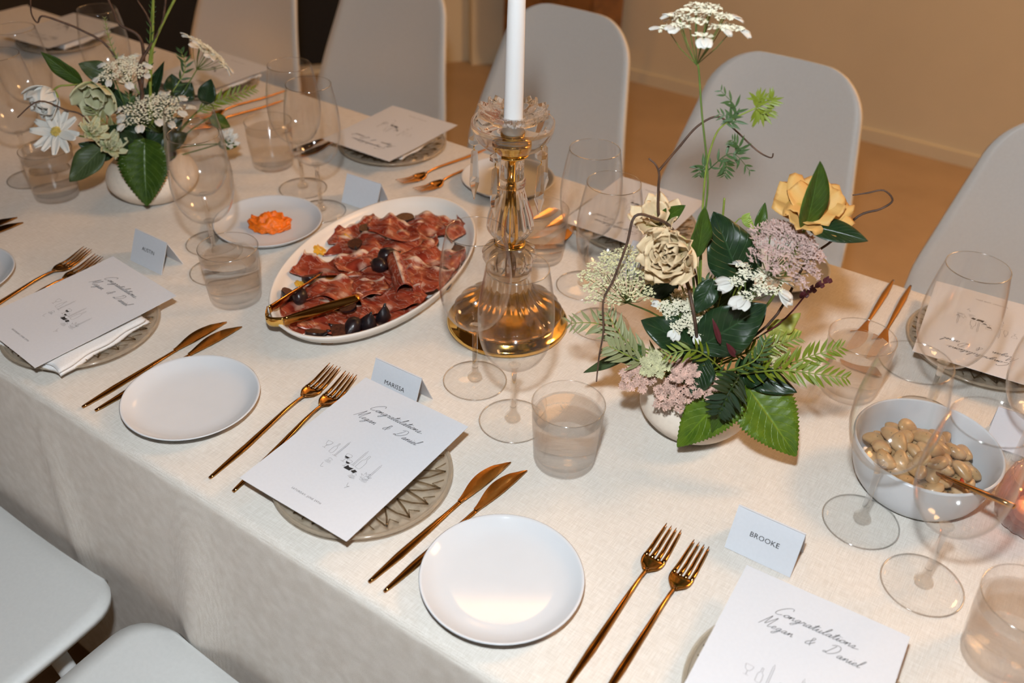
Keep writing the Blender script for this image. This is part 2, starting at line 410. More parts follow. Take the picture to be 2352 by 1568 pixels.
# ------------------------------------------------------------------ table and cloth
def make_table():
    t = thing('banquet_table', 'long table hidden under the cream linen cloth', 'table', (-0.75, 0.462, 0))
    V, F = box(-1.65, 1.75, -0.452, 0.452, T - 0.035, T - 0.003); put('tabletop', mesh('tabletop', V, F, MT['wood'], False), t)
    for x in (-1.5, 1.6):
        for y in (-0.38, 0.38):
            V, F = tube([(x, y, 0), (x, y, T - 0.035)], 0.03, 10); put('leg', mesh('table_leg', V, F, MT['wood']), t)
make_table()
def make_cloth():
    X0, X1, Y0, Y1, R = -2.42, 1.02, 0.0, 0.924, 0.012
    drop = 0.60
    # profile across the table: bottom of the near drop, over the top, down the far drop
    prof = []
    for k in range(22): prof.append((Y0, T - drop + (drop - R) * k / 21, -1.0 + k / 21))
    for k in range(1, 6):
        a = PI / 2 * k / 6; prof.append((Y0 + R - R * math.cos(a), T - R + R * math.sin(a), 0.0))
    for k in range(13): prof.append((Y0 + R + (Y1 - Y0 - 2 * R) * k / 12, T, None))
    for k in range(1, 6):
        a = PI / 2 * k / 6; prof.append((Y1 - R + R * math.sin(a), T - R + R * math.cos(a), 0.0))
    for k in range(10): prof.append((Y1, T - R - (drop - R) * k / 9, k / 9))
    nx = 260; V = []
    for j, (y, z, s) in enumerate(prof):
        for i in range(nx):
            x = X0 + (X1 - X0) * i / (nx - 1); yy = y; zz = z
            if s is not None and s != 0.0:
                k = -s if s < 0 else s                       # share of the way down
                if s < 0: k = -s
                w = 0.012 * math.sin(x * 9.0 + 1.2 * math.sin(x * 3.1)) + 0.008 * math.sin(x * 23.0 + 0.7)
                crease = 0.034 * math.exp(-((x + 0.695 + 0.10 * k) / 0.034) ** 2) + 0.014 * math.exp(-((x + 0.99 + 0.02 * k) / 0.02) ** 2)
                dy = k * (0.6 * w + 0.006) + crease * min(1, 3 * k)
                yy = y - dy * 0.55 if s < 0 else y + dy * 0.25
            V.append((x, yy, zz))
    m = len(prof); F = [(j * nx + i, j * nx + i + 1, (j + 1) * nx + i + 1, (j + 1) * nx + i) for j in range(m - 1) for i in range(nx - 1)]
    # the two end drops
    k = len(V)
    for side, x in ((-1, X0), (1, X1)):
        k = len(V); n1, n2 = 40, 14
        for b in range(n2):
            for a in range(n1):
                y = Y0 + (Y1 - Y0) * a / (n1 - 1); d = b / (n2 - 1)
                V.append((x + side * d * 0.02 * (1 + math.sin(y * 16)), y, T - 0.001 - d * (drop - 0.02)))
        F += [(k + b * n1 + a, k + b * n1 + a + 1, k + (b + 1) * n1 + a + 1, k + (b + 1) * n1 + a) for b in range(n2 - 1) for a in range(n1 - 1)]
    o = put('tablecloth', mesh('tablecloth', V, F, MT['linen']))
    tag(o, 'cream linen tablecloth covering the whole long table', 'tablecloth')
make_cloth()

# ------------------------------------------------------------------ chairs
def chair_meshes():
    rb = 0.055
    path = smooth_path([(0.0, 0.462), (0.03, 0.470), (0.12, 0.466), (0.28, 0.456), (0.375, 0.458), (0.425, 0.480), (0.452, 0.53), (0.478, 0.64), (0.512, 0.76), (0.540, 0.862)], 6)
    L = [0.0]
    for a, b in zip(path[:-1], path[1:]): L.append(L[-1] + np.linalg.norm(b - a))
    tot = L[-1]
    us = np.linspace(-1, 1, 21)
    rows = []
    ds = np.concatenate([rb * (1 - np.cos(np.linspace(0, PI / 2, 8))), np.linspace(rb, tot - 0.085, 34)[1:], tot - 0.085 * (1 - np.sin(np.linspace(0, PI / 2, 12)[1:]))])
    V = []
    for d in ds:
        y = np.interp(d, L, [p[0] for p in path]); z = np.interp(d, L, [p[1] for p in path])
        hw = np.interp(d, [0, 0.10, 0.40, 0.52, tot], [0.222, 0.225, 0.222, 0.214, 0.150])
        if d < rb: hw = hw - rb + math.sqrt(max(0, rb * rb - (rb - d) ** 2)) 
        r2 = 0.085; e = tot - d
        if e < r2: hw = hw - r2 + math.sqrt(max(0, r2 * r2 - (r2 - e) ** 2))
        bk = min(1, max(0, (d - 0.40) / 0.1))
        for u in us:
            V.append((u * hw, y - bk * 0.030 * u * u * (hw / 0.2) ** 2, z + (1 - bk) * 0.010 * u * u))
    n = len(us); F = [(j * n + i, j * n + i + 1, (j + 1) * n + i + 1, (j + 1) * n + i) for j in range(len(ds) - 1) for i in range(n - 1)]
    V, F = slab(V, F, 0.011)
    shell = mesh('chair_shell', V, F, MT['chair'])
    legs = []
    for sx in (-1, 1):
        for (y0, y1) in ((0.09, 0.045), (0.36, 0.43)):
            V, F = tube([(sx * 0.14, y0, 0.450), (sx * 0.205, y1, 0.0)], [0.013, 0.010], 10); legs.append(mesh('chair_leg', V, F, MT['leg']))
    V, F = join(tube([(-0.14, 0.09, 0.442), (0.14, 0.09, 0.442)], 0.010, 8), tube([(-0.14, 0.36, 0.442), (0.14, 0.36, 0.442)], 0.010, 8))
    return shell, legs, mesh('chair_underframe', V, F, MT['leg'])
SHELL, LEGS, UNDER = chair_meshes()
def chair(x, y, rz, label):
    t = thing('shell_chair', label, 'chair', (x, y, 0), rz, 'white moulded chairs round the table')
    put('seat_shell', SHELL, t); put('underframe', UNDER, t)
    for l in LEGS: put('leg', l, t)
FAR = 0.935
chair(-2.14, FAR + 0.01, 0.03, 'white moulded chair behind the left flower vase, far side of table')
chair(-1.615, FAR, 0.02, 'white moulded chair just left of the tall candle, far side of table')
chair(-1.105, FAR, 0.0, 'white moulded chair directly behind the tall white candle')
chair(-0.580, FAR, 0.0, 'white moulded chair behind the right flower vase, far side of table')
chair(-0.012, FAR, 0.0, 'white moulded chair at the right edge, far side of table')
chair(-1.088, -0.022, PI, 'white moulded seat tucked in at the lower left corner')
chair(-0.602, -0.022, PI, 'white moulded seat at the bottom edge, nearest the camera')

# ------------------------------------------------------------------ glassware
def glass_meshes():
    out = [(0.0046, 0.0860), (0.012, 0.0872), (0.022, 0.0925), (0.031, 0.1015), (0.038, 0.1145), (0.0422, 0.131), (0.0436, 0.149), (0.0430, 0.167), (0.0405, 0.187), (0.0372, 0.206), (0.0347, 0.2190)]
    pr = [tuple(p) for p in smooth_path(out, 3)]
    th = 0.0010
    inn = [(max(0.0, r - th), z + (0.0025 if r < 0.02 else 0.0006)) for r, z in pr[::-1]]
    inn = inn[1:] + [(0.0, 0.0888)]
    V, F = lathe([(0.0, 0.0855)] + pr + [(0.0342, 0.2195)] + inn, 56); bowl = mesh('wine_bowl', V, F, MT['glass'])
    V, F = lathe([(0, 0.0035), (0.0085, 0.0045), (0.0098, 0.0075), (0.0085, 0.0105), (0.0056, 0.0125), (0.0042, 0.017), (0.0036, 0.03), (0.0034, 0.055), (0.0037, 0.075), (0.0052, 0.084), (0.0075, 0.0868), (0, 0.0868)], 20)
    st = mesh('wine_stem', V, F, MT['stemglass'])
    V, F = lathe([(0, 0.0004), (0.0395, 0.0004), (0.0408, 0.0011), (0.0404, 0.0018), (0.030, 0.0022), (0.015, 0.0032), (0.008, 0.0046), (0, 0.0048)], 56)
    ft = mesh('wine_foot', V, F, MT['glass'])
    V, F = lathe([(0.0404 + 0.0009 * math.cos(a), 0.0013 + 0.0009 * math.sin(a)) for a in np.linspace(0, 2 * PI, 8)], 56); fr = mesh('wine_foot_rim', V, F, MT['lip'])
    V, F = lathe([(0.0345 + 0.0006 * math.cos(a), 0.2194 + 0.0006 * math.sin(a)) for a in np.linspace(0, 2 * PI, 8)], 56); rr = mesh('wine_lip', V, F, MT['lip'])
    return bowl, st, ft, fr, rr
WG = glass_meshes()
def wine(x, y, label, rz=0.0):
    t = thing('wine_glass', label, 'wine glass', (x, y, T + 0.0006), rz, 'empty stemmed wine glasses')
    b = put('bowl', WG[0], t); put('lip', WG[4], b); put('stem', WG[1], t); f = put('foot', WG[2], t); put('foot_rim', WG[3], f)
wine(-0.477, 0.309, 'wine glass beside the tumbler, in front of the candlestick')
wine(-0.561, 0.346, 'wine glass between the ham platter and the candlestick base')
wine(-1.026, 0.330, 'wine glass standing right behind the tumbler by the AUSTIN card')
wine(-1.097, 0.382, 'wine glass in front of the left vase, rear one of its pair')
wine(-1.119, 0.602, 'wine glass beside a tumbler beyond the orange butter, rear of the pair')
wine(-1.036, 0.560, 'wine glass just behind the plate of orange butter')
wine(-0.566, 0.626, 'wine glass right of the candlestick, rear one of its pair')
wine(-0.495, 0.553, 'wine glass between candlestick and right vase, front one of its pair')
wine(-0.075, 0.396, 'wine glass with its foot beside the BROOKE card, left of the bean bowl')
wine(0.004, 0.346, 'wine glass in front of the bean bowl, nearest the camera')
E_ = at(2247, 615, 0.2188); wine(E_[0], E_[1], 'wine glass behind the bean bowl, before the upside-down menu')
wine(0.042, 0.574, 'wine glass at the right edge beyond the bean bowl')
wine(-1.514, 0.345, 'wine glass at the left edge behind the leftmost tumbler')
wine(-1.610, 0.436, 'wine glass at the left edge, left of the daisy, rear of its pair')
X_ = at(222, 22, 0.2188); wine(X_[0], X_[1], 'blurred wine glass behind the left vase with lace flowers')

def tumbler_meshes():
    H = 0.085
    o = [(0.0, 0.0006), (0.033, 0.0006), (0.0352, 0.0022), (0.0362, 0.006), (0.0415, H - 0.0005), (0.0411, H), (0.0404, H - 0.0005), (0.0350, 0.0125), (0.033, 0.0105), (0.0, 0.0100)]
    V, F = lathe(o, 64); g = mesh('tumbler_wall', V, F, MT['tumbler'])
    V, F = lathe([(0.0410 + 0.0007 * math.cos(a), H - 0.0003 + 0.0007 * math.sin(a)) for a in np.linspace(0, 2 * PI, 8)], 64); lip = mesh('tumbler_lip', V, F, MT['lip'])
    V, F = lathe([(0.0338, 0.0018), (0.0346, 0.0040), (0.0348, 0.0050), (0.0396, 0.0672), (0.0398, 0.0680), (0.0400, 0.0692), (0.0394, 0.0686), (0.0387, 0.0681), (0.0383, 0.0680), (0.0380, 0.0680), (0.0, 0.0680)], 80); w = mesh('water_body', V, F, MT['water'])
    V, F = lathe([(0.0, 0.0012), (0.0325, 0.0012), (0.0340, 0.0022), (0.0330, 0.0034), (0.0, 0.0030)], 64); b = mesh('tumbler_base', V, F, MT['tumbler'])
    return g, lip, w, b
TB = tumbler_meshes()
def tumbler(x, y, label):
    t = thing('water_tumbler', label, 'water glass', (x, y, T + 0.0006), 0, 'tumblers filled with water')
    g = put('glass_wall', TB[0], t); put('lip', TB[1], g); put('thick_base', TB[3], t); put('water', TB[2], t)
tumbler(-0.390, 0.289, 'tumbler of water right of the candlestick, above the gold knives')
tumbler(-0.950, 0.297, 'tumbler of water between the AUSTIN card and the ham platter')
tumbler(-1.228, 0.637, 'tumbler of water at the far side, right of the left vase')
tumbler(-1.426, 0.334, 'tumbler of water at the left, below the daisy flower')
tumbler(-0.664, 0.656, 'tumbler of water half hidden behind the candlestick')
tumbler(-0.163, 0.617, 'tumbler of water right of the right vase, below two gold knives')
tumbler(0.088, 0.300, 'tumbler of water cut off at the lower right corner')

# ------------------------------------------------------------------ plates
def plate_mesh(r, h, name, m):
    o = [(0, 0.0012), (0.55 * r, 0.0012), (0.60 * r, 0.0004), (0.66 * r, 0.0018), (0.86 * r, 0.4 * h), (0.985 * r, h - 0.0012), (r, h), (0.985 * r, h + 0.0008), (0.955 * r, h - 0.0008), (0.86 * r, 0.55 * h), (0.74 * r, 0.0062), (0.6 * r, 0.0044), (0, 0.0040)]
    V, F = lathe(o, 80); return mesh(name, V, F, m)
PL = plate_mesh(0.0825, 0.0165, 'side_plate', MT['china'])
def plate(x, y, label):
    o = put('side_plate', PL, None, (x, y, T + 0.0006)); tag(o, label, 'plate', 'empty white side plates')
plate(-0.3431, 0.0947, 'empty white side plate between gold knives and forks, nearest the camera')
plate(-0.8101, 0.1005, 'empty white side plate between the AUSTIN and MARISSA menus')
plate(-1.300, 0.083, 'empty white side plate cut off at the left edge')
plate(-0.846, 0.832, 'empty side plate on the far side behind the candlestick')
plate(-0.352, 0.838, 'empty side plate on the far side behind the right vase')
BT = at(616, 507, 0.015)
tag(put('butter_plate', plate_mesh(0.086, 0.0165, 'butter_plate', MT['china']), None, (BT[0], BT[1], T + 0.0006)), 'white plate holding a smear of orange butter', 'plate')
def butter():
    bm = bmesh.new(); bmesh.ops.create_icosphere(bm, subdivisions=5, radius=1.0)
    for v in bm.verts:
        p = v.co.copy(); a = math.atan2(p.y, p.x)
        n = noise.fractal(p * 2.3 + Vector((3, 1, 0)), 1.0, 2.0, 4); n2 = noise.noise(p * 6.0 + Vector((0, 5, 2)))
        swirl = math.sin(a * 2 + 7 * math.hypot(p.x, p.y) + 2 * n)
        r = 1 + 0.22 * n + 0.05 * n2
        z = max(p.z, -0.25)
        v.co = Vector((p.x * 0.033 * r, p.y * 0.027 * r, 0.006 + 0.0135 * (z + 0.25) * (1 + 0.35 * n + 0.22 * swirl + 0.12 * n2)))
    m = bpy.data.meshes.new('butter'); bm.to_mesh(m); bm.free(); m.materials.append(MT['butter'])
    for p in m.polygons: p.use_smooth = True
    c = at(620, 513, 0.01)
    tag(put('whipped_butter', m, None, (c[0], c[1], T - 0.0004), (0, 0, 0.5)), 'swirled mound of orange butter on the small white plate', 'butter')
butter()

# ------------------------------------------------------------------ place settings
def loft(ys, ws, ts, zs, xs=None, n=10):
    V, F = [], []
    for i, y in enumerate(ys):
        x0 = xs[i] if xs is not None else 0.0
        for k in range(n):
            a = 2 * PI * k / n; V.append((x0 + ws[i] / 2 * math.cos(a), y, zs[i] + ts[i] / 2 * math.sin(a)))
    for i in range(len(ys) - 1):
        for k in range(n):
            l = (k + 1) % n; F.append((i * n + k, (i + 1) * n + k, (i + 1) * n + l, i * n + l))
    F.append(tuple(range(n))); F.append(tuple((len(ys) - 1) * n + k for k in range(n))[::-1])
    return V, F
def fork_meshes():
    ys = np.linspace(0, 0.166, 26)
    w = np.interp(ys, [0, 0.004, 0.05, 0.10, 0.145, 0.160, 0.166], [0.0040, 0.0048, 0.0082, 0.0060, 0.0036, 0.0036, 0.0046])
    t = np.interp(ys, [0, 0.05, 0.145, 0.166], [0.0026, 0.0036, 0.0030, 0.0024])
    z = np.interp(ys, [0, 0.06, 0.13, 0.15, 0.166], [0.0024, 0.0036, 0.0085, 0.0082, 0.0062])
    V, F = loft(ys, w, t, z); h = mesh('fork_handle', V, F, MT['gold'])
    def zc(y): return np.interp(y, [0.160, 0.170, 0.180, 0.195, 0.228], [0.0070, 0.0046, 0.0034, 0.0040, 0.0115])
    ys2 = np.linspace(0.162, 0.1835, 12); hw = np.interp(ys2, [0.162, 0.166, 0.171, 0.177, 0.1835], [0.0024, 0.0058, 0.0098, 0.0118, 0.0121])
    V, F, _ = grid(9, 12, lambda u, v: ((2 * u - 1) * hw[int(round(v * 11))], ys2[int(round(v * 11))], zc(ys2[int(round(v * 11))]) + 0.0016 * (2 * u - 1) ** 2 + 0.0008))
    V, F = slab(V, F, 0.0016); hd = mesh('fork_head', V, F, MT['gold'])
    tines = []
    for k in range(4):
        x0 = (k - 1.5) * 0.0066; x1 = (k - 1.5) * 0.0056
        yy = np.linspace(0.182, 0.228 - 0.0004 * abs(k - 1.5), 9)
        V, F = loft(yy, np.interp(yy, [0.182, 0.21, 0.225, 0.228], [0.0044, 0.0030, 0.0019, 0.0006]), np.linspace(0.0017, 0.0009, 9), [zc(y) + 0.0008 + 0.0009 * (abs(k - 1.5) / 1.5) ** 2 for y in yy], np.linspace(x0, x1, 9), 8)
        tines.append(mesh('fork_tine', V, F, MT['gold']))
    return h, hd, tines
FK = fork_meshes()
def fork(x, y, rz, label, group):
    t = thing('gold_fork', label, 'fork', (x, y, T + 0.0008), rz, group)
    put('handle', FK[0], t); hd = put('head', FK[1], t)
    for m in FK[2]: put('tine', m, hd)
def knife_meshes():
    ys = np.linspace(0, 0.145, 24)
    w = np.interp(ys, [0, 0.003, 0.045, 0.09, 0.125, 0.145], [0.0034, 0.0046, 0.0092, 0.0076, 0.0048, 0.0050])
    V, F = loft(ys, w, np.interp(ys, [0, 0.05, 0.145], [0.0030, 0.0046, 0.0026]), np.full(24, 0.0030)); h = mesh('knife_handle', V, F, MT['gold'])
    V = []; n = 22
    for i in range(n):
        s = i / (n - 1); y = 0.141 + 0.085 * s
        xr = 0.0024 + 0.0022 * math.sin(PI * s) + 0.0034 * s
        wd = 0.0050 + 0.0130 * math.sin(PI * min(1, s / 1.06)) ** 1.3
        wd *= min(1, math.sqrt(max(0, (1 - s) * 5)))
        for u in np.linspace(0, 1, 7): V.append((xr - wd * u, y, 0.0036 + 0.0003 * math.sin(PI * u) - 0.0004 * s))
    F = [(i * 7 + k, (i + 1) * 7 + k, (i + 1) * 7 + k + 1, i * 7 + k + 1) for i in range(n - 1) for k in range(6)]
    V, F = slab(V, [f[::-1] for f in F], 0.0012); b = mesh('knife_blade', V, F, MT['gold'], False)
    return h, b
KN = knife_meshes()
def knife(x, y, rz, label, group):
    t = thing('gold_knife', label, 'knife', (x, y, T + 0.0008), rz, group)
    put('handle', KN[0], t); put('blade', KN[1], t)
def dirz(a, b): return math.atan2(-(b[0] - a[0]), b[1] - a[1])
def kn(end, tip, label, grp): knife(end[0], end[1], dirz(end, tip), label, grp)
def fk(end, tip, label, grp): fork(end[0], end[1], dirz(end, tip), label, grp)
kn((-0.912, 0.018), (-0.916, 0.244), 'gold knife beside the AUSTIN menu, left one of the pair', 'gold knives')
kn((-0.894, 0.023), (-0.891, 0.244), 'gold knife touching the side plate above it, right one of the AUSTIN pair', 'gold knives')
kn((-0.452, 0.019), (-0.441, 0.240), 'gold knife next to the MARISSA menu, left one of the pair', 'gold knives')
kn((-0.432, 0.019), (-0.418, 0.244), 'gold knife next to the nearest side plate, right one of the MARISSA pair', 'gold knives')
kn((-1.414, 0.020), (-1.408, 0.244), 'gold knife whose tip shows at the left edge, upper one', 'gold knives')
kn((-1.392, 0.016), (-1.386, 0.238), 'gold knife at the left edge, lower one of the pair', 'gold knives')
kn((-1.223, 0.907), (-1.237, 0.690), 'gold knife left of the upside-down menu by the candle, outer one', 'gold knives')
kn((-1.202, 0.905), (-1.212, 0.688), 'gold knife tucked against the upside-down menu by the candle', 'gold knives')
kn((-0.685, 0.913), (-0.700, 0.690), 'gold knife on the far side seen through wine glasses, left one', 'gold knives')
kn((-0.668, 0.911), (-0.668, 0.690), 'gold knife on the far side seen through wine glasses, right one', 'gold knives')
kn((-0.192, 0.921), (-0.187, 0.700), 'gold knife with bright handle above the right tumbler, left one', 'gold knives')
kn((-0.166, 0.921), (-0.158, 0.700), 'gold knife with bright handle above the right tumbler, right one', 'gold knives')
fk((-0.694, 0.026), (-0.715, 0.252), 'gold fork left of the MARISSA menu, fully visible', 'gold forks')
fk((-0.657, 0.027), (-0.687, 0.250), 'gold fork half covered by the MARISSA menu', 'gold forks')
fk((-1.190, 0.020), (-1.216, 0.243), 'gold fork left of the AUSTIN menu, fully uncovered', 'gold forks')
fk((-1.164, 0.016), (-1.184, 0.240), 'gold fork mostly covered by the AUSTIN menu', 'gold forks')
fk((-0.229, 0.030), (-0.234, 0.257), 'gold fork at the bottom edge, left one of the BROOKE pair', 'gold forks')
fk((-0.196, 0.026), (-0.200, 0.254), 'gold fork at the bottom edge, right one of the BROOKE pair', 'gold forks')
fk((-0.960, 0.930), (-0.989, 0.706), 'gold fork behind the ham platter, left one of the pair', 'gold forks')
fk((-0.925, 0.925), (-0.945, 0.700), 'gold fork behind the ham platter, right one under the side plate', 'gold forks')
fk((-1.468, 0.905), (-1.482, 0.695), 'gold fork right of the left vase on the far side, upper one', 'gold forks')
fk((-1.432, 0.862), (-1.452, 0.640), 'gold fork right of the left vase on the far side, lower one', 'gold forks')

def charger_mesh():
    N = 44; rad = [0.030, 0.046, 0.058, 0.070, 0.081, 0.090, 0.0955, 0.100]
    zz = [0.0050, 0.0050, 0.0056, 0.0068, 0.0088, 0.0112, 0.0128, 0.0140]
    V = [(0, 0, 0.0050)]; F = []
    for j, (r, z) in enumerate(zip(rad, zz)):
        for i in range(N):
            a = 2 * PI * (i + 0.5 * (j % 2)) / N; dz = 0
            if 0 < j < 6: dz = 0.0028 * (1 if (i + j) % 2 else -1)
            V.append((r * math.cos(a), r * math.sin(a), z + dz))
    for i in range(N): F.append((0, 1 + i, 1 + (i + 1) % N))
    for j in range(len(rad) - 1):
        a0 = 1 + j * N; b0 = a0 + N
        for i in range(N):
            l = (i + 1) % N
            if j % 2 == 0: F += [(a0 + i, b0 + i, a0 + l), (a0 + l, b0 + i, b0 + l)]
            else: F += [(a0 + i, b0 + i, b0 + l), (a0 + i, b0 + l, a0 + l)]
    n = len(V); zb = [0.0005] + [z_ for z_ in (0.0005, 0.0005, 0.0010, 0.0022, 0.0046, 0.0076, 0.0098, 0.0120) for _ in range(N)]
    F = F + [tuple(i + n for i in f[::-1]) for f in F]; V = V + [(v[0], v[1], b_) for v, b_ in zip(V, zb)]; o_ = 1 + (len(rad) - 1) * N
    F += [(o_ + i, o_ + i + n, o_ + (i + 1) % N + n, o_ + (i + 1) % N) for i in range(N)]
    rim = lathe([(0.0996 + 0.0024 * math.cos(a), 0.0130 + 0.0020 * math.sin(a)) for a in np.linspace(0, 2 * PI, 9)], 88)
    Z = lambda r: np.interp(r, rad, zz) + 0.0040
    zig = []
    for i in range(22):
        a = 2 * PI * i / 22; b = 2 * PI * (i + 0.5) / 22; c = 2 * PI * (i + 1) / 22
        P = lambda r, q: (r * math.cos(q), r * math.sin(q), Z(r))
        zig += [tube([P(0.058, a), P(0.076, a * .5 + b * .5), P(0.094, b)], 0.0010, 5), tube([P(0.094, b), P(0.076, b * .5 + c * .5), P(0.058, c)], 0.0010, 5), tube([P(0.094, b), P(0.082, c - .06), P(0.094, c)], 0.0007, 5)]
    return mesh('charger', V, F, MT['charger'], False), mesh('charger_rim', *rim, MT['charger']), mesh('charger_ribs', *join(*zig), MT['rib'])
CH, CHR, CHB = charger_mesh()
def charger(x, y, label):
    t = thing('ribbed_glass_plate', label, 'glass plate', (x, y, T + 0.0006), random.random(), 'ribbed glass plates under the menus')
    put('ribbed_dish', CH, t); put('rim', CHR, t); put('raised_ribs', CHB, t)
def napkin_mesh(seed):
    r = random.Random(seed); parts = []; ph = r.random() * 6
    for k in range(2):
        w = 0.130 - 0.003 * k; h = 0.140 - 0.003 * k
        def fn(u, v, k=k, w=w, h=h):
            x = (u - 0.5) * w; y = (v - 0.5) * h
            e = max(abs(2 * u - 1), abs(2 * v - 1)) ** 6
            y += 0.0022 * math.sin(u * 17 + ph + k) * abs(2 * v - 1) ** 4; x += 0.0016 * math.sin(v * 15 + k + ph) * abs(2 * u - 1) ** 4
            z = 0.0180 + 0.0050 * k - 0.0028 * e + 0.0005 * math.sin(u * 9 + k + ph) * math.sin(v * 8)
            return (x, y, z)
        V, F, _ = grid(30, 30, fn); parts.append(slab(V, F, 0.0044))
    return [mesh('napkin_layer', *p, MT['napkin']) for p in parts]
def napkin(x, y, rz, label, seed):
    t = thing('folded_napkin', label, 'napkin', (x, y, T + 0.0006), rz, 'folded white napkins')
    for m in napkin_mesh(seed): put('fold', m, t)

# lettering: pen strokes for the handwritten lines
GL = {
 'C': (0.62, [[(.78, .80), (.66, 1.0), (.40, .96), (.12, .62), (0, .28), (.06, .04), (.26, 0), (.52, .12)]]),
 'o': (0.36, [[(-.06, .10), (.10, .34), (.24, .40), (.06, .30), (.05, .08), (.16, 0), (.30, .14), (.26, .38), (.42, .28)]]),
 'n': (0.44, [[(-.06, .10), (.08, .38), (.06, .02), (.14, .28), (.27, .40), (.30, .14), (.36, 0), (.46, .10)]]),
 'g': (0.42, [[(.30, .34), (.16, .40), (.02, .20), (.10, .02), (.26, .20), (.31, .38), (.26, -.16), (.12, -.50), (-.02, -.42), (.16, -.12), (.44, .12)]]),
 'r': (0.34, [[(-.06, .10), (.08, .42), (.12, .32), (.26, .36), (.22, .10), (.28, 0), (.38, .10)]]),
 'a': (0.44, [[(.30, .34), (.16, .40), (.02, .20), (.08, .02), (.22, .12), (.31, .38), (.28, .06), (.36, 0), (.46, .12)]]),
 't': (0.28, [[(-.06, .10), (.14, .82), (.08, .12), (.15, 0), (.30, .12)], [(-.06, .58), (.36, .64)]]),
 'u': (0.44, [[(-.06, .12), (.07, .40), (.04, .10), (.13, 0), (.26, .14), (.31, .40), (.28, .06), (.36, 0), (.46, .12)]]),
 'l': (0.26, [[(-.06, .10), (.16, .55), (.22, .98), (.12, .92), (.06, .30), (.10, 0), (.28, .12)]]),
 'i': (0.22, [[(-.06, .10), (.07, .40), (.04, .08), (.12, 0), (.24, .12)], [(.12, .58), (.15, .62)]]),
 's': (0.40, [[(-.06, .08), (.14, .40), (.18, .14), (.08, 0), (.24, .02), (.56, .12)]]),
 'M': (0.92, [[(0, -.04), (.14, .90), (.20, 1.0), (.34, .16), (.62, 1.0), (.68, .92), (.70, .12), (.80, 0), (.94, .10)]]),
 'e': (0.34, [[(-.06, .12), (.20, .26), (.20, .40), (.06, .34), (.03, .12), (.13, 0), (.36, .12)]]),
 '&': (0.62, [[(.52, .46), (.34, .16), (.10, .04), (.02, .24), (.30, .58), (.28, .78), (.14, .72), (.26, .34), (.48, -.02)]]),
 'D': (0.86, [[(.22, .92), (.12, .40), (.02, .04), (-.16, .06), (-.06, .16), (.22, .02), (.54, .22), (.70, .62), (.50, .96), (.16, 1.0), (-.10, .84)]]),
 ' ': (0.60, []),
}
def ribbon2d(P, w, taper=True):
    P = [np.array(p) for p in P]; V, F = [], []; n = len(P)
    for i in range(n):
        t = P[min(i + 1, n - 1)] - P[max(i - 1, 0)]; t = t / (np.linalg.norm(t) + 1e-9); q = np.array([-t[1], t[0]])
        k = w * (0.65 + 0.35 * abs(q[0]))
        V += [(*(P[i] + q * k / 2), 0.0), (*(P[i] - q * k / 2), 0.0)]
    F = [(2 * i, 2 * i + 1, 2 * i + 3, 2 * i + 2) for i in range(n - 1)]
    return V, F
def script(txt, size, w, width, gap):
    parts = []; x = 0.0
    for ch in txt:
        adv, st = GL[ch]
        for s in st:
            lo = 0.74 if ch in 'ongrautiesl' else 1.0; P = smooth_path([np.array([(x + a + 0.60 * b * lo) * size, b * lo * size]) for a, b in s], 5); parts.append(ribbon2d(P, w))
        x += gap if ch == ' ' else adv * 1.12
    V, F = join(*parts); xs = [v[0] for v in V]; c = (max(xs) + min(xs)) / 2; k = width / (max(xs) - min(xs))
    return [((v[0] - c) * k, v[1], 0) for v in V], F
def print_text(txt, size, space=1.0):
    cu = bpy.data.curves.new('t', 'FONT'); cu.body = txt; cu.size = size; cu.align_x = 'CENTER'; cu.space_character = space; cu.resolution_u = 2
    o = bpy.data.objects.new('t', cu); C.objects.link(o); dg = bpy.context.evaluated_depsgraph_get()
    m = bpy.data.meshes.new_from_object(o.evaluated_get(dg)); bpy.data.objects.remove(o); bpy.data.curves.remove(cu)
    m.materials.clear(); m.materials.append(MT['ink']); return m
